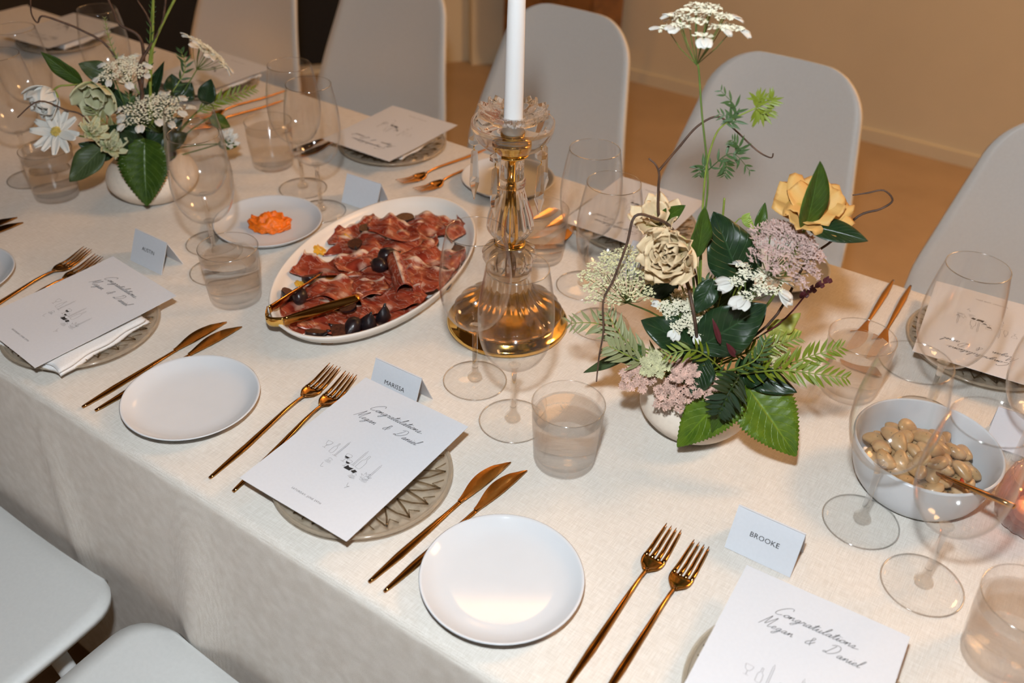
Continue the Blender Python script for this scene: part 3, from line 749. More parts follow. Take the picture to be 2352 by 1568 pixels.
def art():
    P = []
    def ln(*p, w=0.00028): P.append(ribbon2d(smooth_path([np.array(q) * 0.0016 for q in p], 3), w))
    def blob(*p):
        k = [(x * 0.0016, y * 0.0016, 0.0) for x, y in p]; P.append((k, [tuple(range(len(k)))]))
    def wineglass(x, y, s):
        ln((x - 2.2 * s, y + 7 * s), (x - 1.6 * s, y + 4 * s), (x, y + 3 * s), (x + 1.6 * s, y + 4 * s), (x + 2.2 * s, y + 7 * s), (x - 2.2 * s, y + 7 * s)); ln((x, y + 3 * s), (x, y)); ln((x - 1.6 * s, y), (x + 1.6 * s, y))
    def bottle(x, y, s):
        ln((x - 2 * s, y), (x - 2 * s, y + 7 * s), (x - 0.7 * s, y + 9 * s), (x - 0.6 * s, y + 13 * s), (x + 0.6 * s, y + 13 * s), (x + 0.7 * s, y + 9 * s), (x + 2 * s, y + 7 * s), (x + 2 * s, y), (x - 2 * s, y))
    def candle(x, y, h):
        ln((x - 0.5, y), (x - 0.5, y + h)); ln((x + 0.5, y), (x + 0.5, y + h)); ln((x - 2, y), (x + 2, y)); ln((x, y + h), (x, y + h + 1.5))
    def dish(x, y, s):
        for k in range(4): ln((x - (3 - 0.5 * k) * s, y + k * 0.8 * s), (x, y + (k * 0.8 - 0.7) * s), (x + (3 - 0.5 * k) * s, y + k * 0.8 * s))
        ln((x - 2 * s, y + 3 * s), (x, y + 4.3 * s), (x + 2 * s, y + 3 * s))
    wineglass(-24, 3, 1.0); bottle(-17, 2, 0.75); candle(-12, 1, 15); dish(-12, -6, 0.9); wineglass(-3.5, 0, 1.1); wineglass(0.5, -3, 0.95)
    candle(5, 1, 15); bottle(9.5, 1, 1.0); dish(12, -8, 1.0); candle(22, -2, 13); dish(21, -6, 1.1)
    for k in range(7):
        a = k * 0.9; ln((20 + 2 * math.cos(a), -3 + 2 * math.sin(a)), (20 + 4.4 * math.cos(a + .3), -2 + 3.6 * math.sin(a + .3)), (20 + 2.6 * math.cos(a + .7), -2.5 + 2.4 * math.sin(a + .7)))
    ln((14, -13), (15.5, -16), (17, -15), (15, -18)); ln((-14, -8), (-13, -12), (-11, -11))
    blob((-5.5, 5.4), (-1.5, 5.4), (-2.4, 3.8), (-4.6, 3.8)); blob((-1.4, 1.6), (2.4, 1.6), (1.4, 0.2), (-0.4, 0.2))
    blob((1.2, -4.2), (6.6, -4.2), (8.0, -1.0), (4.4, -1.6), (2.4, -0.4)); blob((7.6, -3.8), (10.6, -4.4), (12.2, -2.0), (9.4, -1.2))
    V, F = join(*P); return mesh('menu_art', V, F, MT['ink'], False)
MW, MH = 0.158, 0.204
def menu_z(x, y): return 0.0016 * (2 * y / MH) ** 2 * (1 if y > 0 else 0.2) + 0.0006 * math.sin(x * 30)
def drape(m, dx, dy, up=0.00022):
    for v in m.vertices: 
        x, y = v.co.x + dx, v.co.y + dy; v.co = (x, y, menu_z(x, y) + up)
    m.update(); return m
def menu_meshes():
    V, F, uv = grid(17, 21, lambda u, v: ((u - .5) * MW, (v - .5) * MH, menu_z((u - .5) * MW, (v - .5) * MH))); V, F = slab(V, F, 0.0006)
    sheet = mesh('menu_sheet', V, F, MT['paper'], False)
    a = drape(mesh('menu_line', *script('Congratulations', 0.0130, 0.00060, 0.078, 0.6), MT['ink'], False), 0.003, 0.0620)
    b = drape(mesh('menu_line', *script('Megan & Daniel', 0.0130, 0.00060, 0.098, 1.0), MT['ink'], False), 0.003, 0.0440)
    c = drape(art(), 0.002, -0.020); d = drape(print_text('SATURDAY, JUNE 29TH', 0.0034, 1.25), 0.0, -0.081)
    return sheet, a, b, c, d
MN = menu_meshes()
def menu(x, y, rz, label, tilt=(0, 0), z=0.0275):
    t = thing('menu_card', label, 'menu card', (x, y, T + z), 0, 'printed menu cards', rot=(tilt[0], tilt[1], rz))
    s = put('card', MN[0], t)
    for n, m in zip(('script_line', 'script_line', 'line_drawing', 'date_line'), MN[1:]): put(n, m, t)
def card_meshes(txt):
    w, h, lean, th = 0.072, 0.046, 0.0205, 0.0005
    def panel(s):
        V = [(-w / 2, -s * lean, 0), (w / 2, -s * lean, 0), (w / 2, 0, h), (-w / 2, 0, h)]; V2 = [(x, y + s * th * 2, z) for x, y, z in V]
        return V + V2, [(0, 1, 2, 3), (7, 6, 5, 4), (0, 4, 5, 1), (1, 5, 6, 2), (2, 6, 7, 3), (3, 7, 4, 0)]
    a = mesh('card_front', *panel(1), MT['paper'], False); b = mesh('card_back', *panel(-1), MT['paper'], False); p = None
    if txt:
        p = print_text(txt, 0.0080, 1.02); ang = math.atan2(h, lean)
        for v in p.vertices:
            x, y = v.co.x, v.co.y; s = 0.0235 + y
            v.co = (x, -lean + s * math.cos(ang) - 0.0003 * math.sin(ang), s * math.sin(ang) + 0.0003 * math.cos(ang))
        p.update()
    return a, b, p
def card(x, y, rz, label, txt=None):
    a, b, p = card_meshes(txt); t = thing('place_card', label, 'place card', (x, y, T + 0.0008), rz, 'folded white place cards')
    f = put('front_panel', a, t); put('back_panel', b, t)
    if p: put('name_print', p, f)
card(-1.120, 0.2935, 0.0, 'white tent card printed AUSTIN', 'AUSTIN')
card(-0.617, 0.2640, 0.02, 'white tent card printed MARISSA, behind the middle menu', 'MARISSA')
card(-0.146, 0.2955, 0.02, 'white tent card printed BROOKE', 'BROOKE')
card(-0.998, 0.628, 0.06, 'blank-backed white tent card behind the ham platter')
c_ = at(1480, 640); card(c_[0], c_[1] + 0.02, 0.0, 'blank-backed white tent card hidden behind the right flowers')
c_ = at(2330, 1045); card(c_[0], c_[1] + 0.02, 0.05, 'blank-backed white tent card at the right edge by the bean bowl')
SET = [  # x, y, turn, menu tilt, descriptions
    (-1.060, 0.121, -0.095, (0.035, 0.0), 'by the AUSTIN card'),
    (-0.565, 0.130, -0.01, (0.05, -0.01), 'by the MARISSA card'),
    (-0.058, 0.134, 0.05, (0.02, 0.0), 'by the BROOKE card at the bottom edge'),
    (-1.107, 0.825, PI + 0.02, (0.0, 0.0), 'on the far side left of the candle'),
    (-0.588, 0.826, PI + 0.02, (0.0, 0.0), 'on the far side behind the right flowers'),
    (-0.040, 0.812, PI + 0.10, (0.0, 0.0), 'on the far side at the right edge'),
    (-1.610, 0.825, PI, (0.0, 0.0), 'on the far side right of the left flowers'),
    (-2.085, 0.800, PI + 0.1, (0.0, 0.0), 'on the far side in the top left corner'),
]
for k, (x, y, rz, tl, d) in enumerate(SET):
    charger(x + (0.008 if k < 3 else 0), y + (-0.003 if k < 3 else 0.0), 'ribbed smoky glass plate under the menu ' + d)
    napkin(x + (0.018 if k == 0 else -0.004), y - (0.022 if k == 0 else (-0.004 if rz < 1 else -0.016)), rz + 0.16 * (1 if k == 0 else 0.3), 'folded white napkin under the menu ' + d, k)
    menu(x - 0.004, y + 0.004, rz, 'white printed menu card ' + d, tl, 0.0300)

# ------------------------------------------------------------------ candlestick
def fluted(prof, n=96, N=18):
    "prof rows: radius, height, depth of the flutes"
    V, F = [], []; m = len(prof)
    for r, z, a in prof:
        for i in range(n):
            q = 2 * PI * i / n; k = r * (1 + a * abs(math.cos(N * q / 2)) - a / 2); V.append((k * math.cos(q), k * math.sin(q), z))
    for j in range(m - 1):
        for i in range(n):
            l = (i + 1) % n; F.append((j * n + i, j * n + l, (j + 1) * n + l, (j + 1) * n + i))
    F.append(tuple(range(n))[::-1]); F.append(tuple((m - 1) * n + i for i in range(n)))
    return V, F
KX, KY = at(1165, 744)[:2]
def candlestick():
    t = thing('crystal_candlestick', 'tall crystal candlestick with hanging prisms and gold base', 'candlestick', (KX, KY, T + 0.0006))
    V, F = lathe([(0, 0), (0.078, 0), (0.0835, 0.003), (0.0845, 0.007), (0.082, 0.011), (0.0765, 0.0125), (0.0755, 0.0165), (0.070, 0.0185), (0, 0.0185)], 96); put('gold_base', mesh('gold_base', V, F, MT['brass']), t)
    pr = [(0.071, 0.0190, 0.03), (0.0745, 0.0230, 0.03), (0.0735, 0.0275, 0.03), (0.068, 0.0330, 0.04), (0.058, 0.0390, 0.06), (0.047, 0.0455, 0.08), (0.038, 0.0540, 0.10), (0.0315, 0.0650, 0.10), (0.0285, 0.0780, 0.08), (0.0280, 0.0850, 0.03)]
    V, F = fluted([tuple(p) for p in smooth_path(pr, 3)], 144, 18); put('domed_foot', mesh('domed_foot', V, F, MT['crystal']), t)
    pr = [(0.0285, 0.0855, 0.0), (0.0310, 0.089, 0.04), (0.0300, 0.096, 0.04), (0.0320, 0.105, 0.10), (0.0345, 0.113, 0.14), (0.0325, 0.121, 0.14), (0.0270, 0.126, 0.06), (0.021, 0.1285, 0.0)]
    V, F = fluted([tuple(p) for p in smooth_path(pr, 3)], 96, 14); put('ruffled_collar', mesh('ruffled_collar', V, F, MT['crystal']), t)
    V, F = lathe([(0, 0.1288), (0.0205, 0.1288), (0.0215, 0.1305), (0.0205, 0.1322), (0, 0.1322)], 48); put('gold_ring', mesh('gold_ring', V, F, MT['brass']), t)
    pr = [(0.0195, 0.1325, 0.0), (0.0190, 0.137, 0.0), (0.0225, 0.142, 0.04), (0.0290, 0.152, 0.07), (0.0300, 0.163, 0.08), (0.0265, 0.178, 0.08), (0.0210, 0.193, 0.08), (0.0172, 0.207, 0.06), (0.0160, 0.2135, 0.0)]
    V, F = fluted([tuple(p) for p in smooth_path(pr, 3)], 120, 16); put('fluted_vase_stem', mesh('fluted_vase_stem', V, F, MT['crystal']), t)
    V, F = lathe([(0, 0.2138), (0.0175, 0.2142), (0.0185, 0.2165), (0.0175, 0.2190), (0.0165, 0.2195), (0.0182, 0.2220), (0.0165, 0.2248), (0, 0.2250)], 48); put('beaded_ring', mesh('beaded_ring', V, F, MT['crystal']), t)
    V, F = fluted([(0.0158, 0.2252, 0.04), (0.0150, 0.236, 0.05), (0.0152, 0.2525, 0.04)], 96, 12); put('upper_stem', mesh('upper_stem', V, F, MT['crystal']), t)
    V, F = tube([(0, 0, 0.086), (0, 0, 0.2525)], 0.0042, 14); put('gold_rod', mesh('gold_rod', V, F, MT['brass']), t)
    V, F = lathe([(0, 0.2528), (0.013, 0.2530), (0.0205, 0.2560), (0.0215, 0.2580), (0.0200, 0.2592), (0, 0.2592)], 48); put('gold_cup', mesh('gold_cup', V, F, MT['brass']), t)
    out = [(0.010, 0.2596), (0.024, 0.2625), (0.038, 0.2705), (0.047, 0.2810), (0.0515, 0.2920), (0.0520, 0.2985)]
    th = 0.0028; prof = [(0, 0.2596)] + out + [(0.0505, 0.3000), (0.0492, 0.2985)] + [(r - th, z + 0.002) for r, z in out[-2::-1]] + [(0, 0.2630)]
    V, F = lathe(prof, 72)
    V = [(x * (1 + 0.012 * math.cos(6 * math.atan2(y, x))), y * (1 + 0.012 * math.cos(6 * math.atan2(y, x))), z) for x, y, z in V]
    pan = put('drip_pan', mesh('drip_pan', V, F, MT['crystal']), t)
    V, F = lathe([(0, 0.2632), (0.0125, 0.2632), (0.0128, 0.278), (0.0150, 0.280), (0.0150, 0.283), (0.0122, 0.283), (0.0122, 0.270), (0, 0.270)], 32); put('candle_socket', mesh('candle_socket', V, F, MT['brass']), t)
    # petalled ring round the foot of the candle
    cl = lathe([(0.0165, 0.2845), (0.0135, 0.2880), (0.0132, 0.3030), (0.0155, 0.3075), (0.0180, 0.3050), (0.0170, 0.2900)], 40, True)
    ring = put('petal_ring', mesh('petal_ring', *cl, MT['crystal']), t)
    def pf(u, v):
        w = 0.0118 * math.sin(PI * (0.16 + 0.80 * v) ** 0.9) ** 0.6; x = (2 * u - 1) * w
        return (x, 0.0160 + 0.026 * v, 0.306 + 0.010 * v ** 1.5 - 0.0035 * (1 - (2 * u - 1) ** 2) + 0.0018 * math.cos(8 * u * PI))
    V, F, _ = grid(9, 8, pf); V, F = slab(V, F, 0.0030); pm = mesh('glass_petal', V, F, MT['crystal'])
    for k in range(10): put('glass_petal', pm, ring, (0, 0, 0), (0, 0, 2 * PI * k / 10))
    # five hanging prisms
    a0 = math.atan2(-FWD[1], -FWD[0])
    def octa(r, h0, h1, n, z):  # faceted bead
        V = [(0, 0, z + h1)] + [(r * math.cos(2 * PI * i / n), r * math.sin(2 * PI * i / n), z + k * h1 * 0.35) for k in (1, -1) for i in range(n)] + [(0, 0, z - h0)]
        F = [(0, 1 + i, 1 + (i + 1) % n) for i in range(n)] + [(1 + i, 1 + n + i, 1 + n + (i + 1) % n, 1 + (i + 1) % n) for i in range(n)] + [(1 + n + i, 1 + 2 * n, 1 + n + (i + 1) % n) for i in range(n)]
        return V, F
    bead = mesh('prism_bead', *octa(0.0075, 0.0075, 0.0075, 8, -0.011), MT['crystal'], False)
    n = 6; rr = [0.0012, 0.0042, 0.0052, 0.0062, 0.0066, 0.0004]; zz = [-0.023, -0.026, -0.045, -0.062, -0.070, -0.092]
    V = [(r * math.cos(2 * PI * i / n + (0.5 if k > 3 else 0)), r * math.sin(2 * PI * i / n + (0.5 if k > 3 else 0)), z) for k, (r, z) in enumerate(zip(rr, zz)) for i in range(n)]
    F = [(k * n + i, k * n + (i + 1) % n, (k + 1) * n + (i + 1) % n, (k + 1) * n + i) for k in range(5) for i in range(n)] + [tuple(range(n))[::-1], tuple(5 * n + i for i in range(n))]
    drop = mesh('prism_drop', V, F, MT['crystal'], False)
    wire = mesh('prism_wire', *join(tube([(0, 0, 0.001), (0, 0, -0.004)], 0.0006, 6), tube([(0, 0, -0.018), (0.001, 0, -0.0205), (0, 0, -0.024)], 0.0007, 6)), MT['brass'])
    for k in range(5):
        a = a0 + math.radians(-24 + 72 * k)
        w = put('hanging_prism', drop, t, (0.0475 * math.cos(a), 0.0475 * math.sin(a), 0.2815), (0, 0, a)); put('bead', bead, w); put('wire', wire, w)
    c = thing('taper_candle', 'tall white taper candle standing in the crystal candlestick', 'candle', (KX, KY, T + 0.2715))
    V, F = lathe([(0, 0), (0.0116, 0), (0.0118, 0.03), (0.0112, 0.10), (0.0098, 0.2055), (0.0085, 0.2100), (0.003, 0.2085), (0, 0.208)], 40); put('wax', mesh('candle_wax', V, F, MT['wax']), c)
    V, F = tube([(0, 0, 0.207), (0.0005, 0, 0.217)], 0.0008, 6); put('wick', mesh('candle_wick', V, F, MT['wick']), c)
    m, nt, b = mat('candle_flame'); b.inputs['Emission Color'].default_value = (1.0, 0.42, 0.10, 1); b.inputs['Emission Strength'].default_value = 30.0; b.inputs['Base Color'].default_value = (1, 0.6, 0.2, 1)
    V, F = lathe([(0, 0.213), (0.003, 0.217), (0.0042, 0.223), (0.003, 0.233), (0.001, 0.243), (0, 0.247)], 16); put('flame', mesh('candle_flame', V, F, m), c)
    l = lamp('candle_flame_light', (0, 0, 0.232), 0.3, (1.0, 0.50, 0.18), 0.012); l.parent = c
candlestick()

# ------------------------------------------------------------------ ham platter
PX, PY = -0.8263, 0.4660; PA, PB = 0.2157, 0.1249; PANG = math.atan2(0.2118, 0.9773)   # long axis leans left of +Y
def platter():
    prof = [(0.0, 0.0012), (0.66, 0.0012), (0.70, 0.0), (0.80, 0.0015), (0.93, 0.012), (0.975, 0.022), (1.0, 0.029), (0.995, 0.0305), (0.975, 0.0298), (0.945, 0.021), (0.885, 0.0105), (0.80, 0.0070), (0.5, 0.0062), (0.0, 0.0060)]
    V, F = lathe(prof, 96); V = [(x * PB, y * PA, z) for x, y, z in V]
    o = put('oval_platter', mesh('oval_platter', V, F, MT['platter']), None, (PX, PY, T + 0.0006), (0, 0, PANG))
    tag(o, 'cream oval platter heaped with cured ham and dark figs', 'platter')
platter()
def settle(p, lim=0.90, lift=0.0016):
    "keep a point of the food inside the platter and above its glaze"
    q = Matrix.Rotation(-PANG, 2) @ Vector((p[0] - PX, p[1] - PY)); rho = math.hypot(q.x / PB, q.y / PA)
    if rho > lim: q = q * ((lim + 0.06 * math.tanh((rho - lim) * 3)) / rho); rho = math.hypot(q.x / PB, q.y / PA)
    w = Matrix.Rotation(PANG, 2) @ q; zs = np.interp(rho, [0, 0.5, 0.80, 0.885, 0.945, 0.975], [0.006, 0.0062, 0.0070, 0.0105, 0.021, 0.030])
    return np.array([PX + w.x, PY + w.y, max(p[2], T + zs + lift)])
def ham(px, py, z, ang, L, Wd, fold, seed, label, tilt=(0.0, 0.0)):
    r = random.Random(seed); p1, p2, p3 = (r.random() * 6 for _ in range(3)); k1 = 2 + r.random() * 1.5
    def fn(u, v):
        x = (u - .5) * L; y = (v - .5) * Wd
        x += 0.10 * Wd * math.sin(v * 5 + p2); y *= 1 + 0.18 * math.sin(u * 7 + p1); y += 0.10 * Wd * math.sin(u * 5 + p3)
        zz = fold * (0.55 * math.sin(u * k1 * PI + p1) + 0.30 * math.sin(u * 11 + v * 3 + p2) + 0.25 * math.sin(v * 6 + p3)) 
        if v > 0.86: zz += fold * 0.5 * (v - 0.86) / 0.14 * (1 + math.sin(u * 21 + p2))
        n = noise.noise(Vector((u * 5 + seed, v * 5, 0.3))); zz += fold * 0.35 * n
        return (x, y, zz)
    V, F, uv = grid(34, 16, fn); c = at(px, py, z); E3 = Matrix.Rotation(ang, 3, 'Z') @ Matrix.Rotation(tilt[1], 3, 'Y') @ Matrix.Rotation(tilt[0], 3, 'X')
    V = [settle(np.array(E3 @ Vector(v)) + c) - c for v in V]; V2, F2 = slab(V, F, 0.0011)
    o = put('ham_slice', mesh('ham_slice', V2, F2, MT['ham'], True, uv + uv), None, (c[0], c[1], T + z))
    tag(o, label, 'ham slice', 'folded slices of cured ham on the platter')
# screen-right on the table is the direction RA
RA = math.atan2(RIGHT[1], RIGHT[0])
H = [(740, 745, .016, .10, .085, .040, .006, 'ham slice under the tong arm at the lower left of the platter'),
     (700, 690, .017, .35, .080, .045, .007, 'ham slice at the left end of the heap between the two tong arms'),
     (790, 730, .018, -.2, .085, .045, .007, 'ham slice along the front of the heap above the row of figs'),
     (880, 735, .017, .15, .085, .042, .006, 'ham slice at the front rim, right of the row of figs'),
     (955, 705, .016, .45, .085, .034, .005, 'thin dark ham slice by the bare patch of platter'),
     (760, 610, .022, -.05, .105, .040, .008, 'wide ham slice with a curled white fat edge, left middle'),
     (830, 565, .020, -.25, .085, .042, .007, 'ham slice with pale streaks at the upper left of the heap'),
     (810, 530, .018, .35, .070, .040, .005, 'ham slice at the back left rim beside two figs'),
     (920, 560, .026, -.15, .090, .048, .007, 'ham slice under the pale folded one near the back'),
     (1000, 520, .022, -.35, .085, .050, .006, 'deep red ham slice at the back right of the heap'),
     (1010, 590, .024, -.45, .085, .050, .007, 'ham slice with white fat at the right side of the heap'),
     (975, 640, .026, -.15, .100, .055, .006, 'broad deep red ham slice in the right middle'),
     (880, 640, .026, .20, .090, .045, .007, 'ham slice in the very middle of the heap'),
     (800, 665, .026, .05, .095, .045, .007, 'ham slice between the upper tong arm and the middle of the heap'),
     (900, 690, .028, .25, .085, .040, .008, 'glossy ruffled ham slice right of the tong tips'),
     (905, 525, .032, -.20, .075, .045, .006, 'folded ham slice with a big pale fat patch at the back'),
     (1050, 625, .020, -.9, .060, .026, .004, 'narrow ham slice hanging at the right rim by three figs'),
     (1060, 510, .018, .9, .050, .020, .004, 'small pointed ham slice at the back right rim'),
     (845, 600, .030, .10, .080, .034, .008, 'ham slice with a wavy white edge left of the black fig')]
for k, (px, py, z, a, L, w, f, lab) in enumerate(H): ham(px, py, z, RA + a, L * 1.12, w * 1.28, f * 0.9, 11 + k, lab, (random.uniform(-.10, .10), random.uniform(-.10, .10)))
def ham_roll():
    a = at(905, 595, .040); b = at(930, 672, .036); d = (b - a); L = np.linalg.norm(d)
    def fn(u, v):
        q = -0.8 + 2 * PI * 1.15 * v; r = 0.0125 + 0.0018 * v + 0.0015 * u
        return (r * math.cos(q), r * 0.8 * math.sin(q), u * L)
    V, F, uv = grid(14, 26, fn); V2, F2 = slab(V, F, 0.0011)
    o = put('ham_roll', mesh('ham_roll', V2, F2, MT['ham'], True, uv + uv), mw=frame(a, d, (0, 0, 1)))
    tag(o, 'rolled ham slice with its open end facing the camera', 'ham slice', 'folded slices of cured ham on the platter')
ham_roll()
def fig_mesh(cut):
    bm = bmesh.new(); bmesh.ops.create_uvsphere(bm, u_segments=20, v_segments=14, radius=1.0)
    for v in bm.verts:
        x, y, z = v.co; s = 1 - 0.55 * max(0, z) ** 1.6
        v.co = Vector((x * s, y * s, z * 1.25 + (0.25 * max(0, z) ** 3))) * 0.0115 * (1 + 0.10 * noise.noise(Vector((x, y, z)) * 2.1))
    if cut: 
        g = bm.verts[:] + bm.edges[:] + bm.faces[:]
        r = bmesh.ops.bisect_plane(bm, geom=g, plane_co=(0, 0, 0), plane_no=(0, 1, 0), clear_outer=True)
        ed = [e for e in r['geom_cut'] if isinstance(e, bmesh.types.BMEdge)]
        fs = bmesh.ops.contextual_create(bm, geom=ed)['faces']
        for f in fs: f.material_index = 1
    m = bpy.data.meshes.new('fig'); bm.to_mesh(m); bm.free(); m.materials.append(MT['fig']); m.materials.append(MT['figflesh'])
    for p in m.polygons: p.use_smooth = p.material_index == 0
    return m
FIGW, FIGC = fig_mesh(False), fig_mesh(True)
STEMF = mesh('fig_stalk', *tube([(0, 0, 0.013), (0.0004, 0, 0.0175), (0.001, 0, 0.019)], [0.0022, 0.0012], 8), MT['fig'])
FG = [(715, 772, .016, 1, 'fig half lying at the front rim, leftmost of the row'), (775, 770, .016, 1, 'fig half with browned cut face in the front row'), (810, 752, .020, 0, 'round black fig in the middle of the front row'), (845, 748, .020, 0, 'pointed black fig standing at the right end of the front row'), (878, 722, .022, 1, 'standing fig half with a brown cut face above the front row'),
      (795, 700, .030, 1, 'fig half pinched under the tips of the tongs'), (715, 632, .020, 1, 'dark fig at the left rim touching the upper tong arm'), (688, 678, .020, 0, 'black fig between the two tong arms'), (665, 672, .018, 1, 'small dark fig at the far left rim behind the tongs'),
      (815, 558, .022, 1, 'flat dark fig at the back left of the heap'), (842, 522, .020, 1, 'long dark fig behind the heap on the left'), (930, 497, .020, 1, 'dark fig behind the heap at the top'), (1052, 573, .018, 1, 'upper fig of the three at the right rim'), (1044, 605, .018, 1, 'middle fig of the three at the right rim'), (1028, 648, .018, 1, 'lowest fig of the three at the right rim'),
      (870, 608, .034, 0, 'shiny black fig in the middle, lower of two'), (890, 585, .036, 0, 'shiny black fig in the middle with a bright glint')]
for k, (px, py, z, cut, lab) in enumerate(FG):
    z += 0.007 if k < 5 else 0.004; c = settle(at(px, py, z), 0.86, 0.010); z = c[2] - T; r = random.Random(k)
    up = k in (3, 4)
    t = thing('roasted_fig', lab, 'fig', (c[0], c[1], T + z), 0, 'dark figs on the ham platter', rot=((0.25, 0.1, r.random() * 6) if up else (PI / 2 + r.uniform(-.3, .3), r.uniform(-.6, .6), r.random() * 6)))
    put('flesh', FIGC if cut else FIGW, t); put('stalk', STEMF, t)
    t.scale = (1.0, 1.0, 1.05)
for k, (px, py, lab) in enumerate([(730, 578, 'yellow pickle scrap at the back left rim of the platter'), (795, 548, 'tiny yellow pickle scrap behind the heap'), (688, 655, 'amber scrap at the left rim under a fig')]):
    bm = bmesh.new(); bmesh.ops.create_icosphere(bm, subdivisions=3, radius=1.0)
    for v in bm.verts: v.co = Vector((v.co.x * 0.013, v.co.y * 0.009, max(v.co.z, -.3) * 0.007)) * (1 + 0.6 * noise.noise(v.co * 2.7 + Vector((k * 3, 0, 0)))) * (1 if k == 0 else 0.6)
    m = bpy.data.meshes.new('scrap'); bm.to_mesh(m); bm.free(); m.materials.append(MT['yellowbit']); c = at(px, py, .010)
    tag(put('pickle_scrap', m, None, (c[0], c[1], T + .012)), lab, 'garnish', 'yellow scraps on the platter')
def oil_pool():
    V, F = lathe([(1, 0), (0.95, 0.0008), (0, 0.0009)], 40)
    V = [(x * 0.075 * (1 + .12 * math.sin(5 * y)), y * 0.150 * (1 + .1 * math.sin(7 * x)), z) for x, y, z in V]
    tag(put('oil_pool', mesh('oil_pool', V, F, MT['oil']), None, (PX + 0.012, PY - 0.03, T + 0.0074), (0, 0, PANG)), 'thin pool of amber oil under the ham', 'oil')
oil_pool()
def tongs():
    A = at(735, 628, .040); B0 = at(617, 712, .036); Mid = at(614, 733, .034); B1 = at(652, 738, .034); D = at(826, 682, .044)
    t = thing('gold_tongs', 'gold serving tongs resting across the left end of the ham platter', 'tongs', tuple(Mid))
    def ribbon(P, ws, lean, name):
        P = smooth_path(P, 6); V = []; n = len(P)
        for i, p in enumerate(P):
            tt = P[min(i + 1, n - 1)] - P[max(i - 1, 0)]; tt = tt / np.linalg.norm(tt)
            s = np.cross(tt, [0, 0, 1]); s /= np.linalg.norm(s); upv = np.cross(s, tt)
            k = np.interp(i / (n - 1), np.linspace(0, 1, len(ws)), ws); ln_ = np.interp(i / (n - 1), np.linspace(0, 1, len(lean)), lean)
            w = math.cos(ln_) * upv + math.sin(ln_) * s
            for q in np.linspace(-.5, .5, 5): V.append(p + w * k * q + s * 0.0012 * (1 - 4 * q * q) - Mid)
        F = [(i * 5 + k, i * 5 + k + 1, (i + 1) * 5 + k + 1, (i + 1) * 5 + k) for i in range(n - 1) for k in range(4)]
        V, F = slab(V, F, 0.0012); put(name, mesh('tongs_' + name, V, F, MT['brass'] if name == 'spring_bend' else MT['gold']), t)
    ribbon([B0, (B0 * .5 + A * .5), A], [0.014, 0.013, 0.009], [0.0, 0.5, 0.9], 'arm')
    ribbon([B0, Mid * 0.9 + B0 * 0.1 + np.array([-.001, 0, 0]), Mid * .6 + B1 * .4 + np.array([0.0, -0.004, 0]), B1], [0.014, 0.0145, 0.0145, 0.014], [0, 0], 'spring_bend')
    ribbon([B1, (B1 * .5 + D * .5), D], [0.014, 0.013, 0.009], [0.0, -0.5, -0.9], 'arm')
tongs()

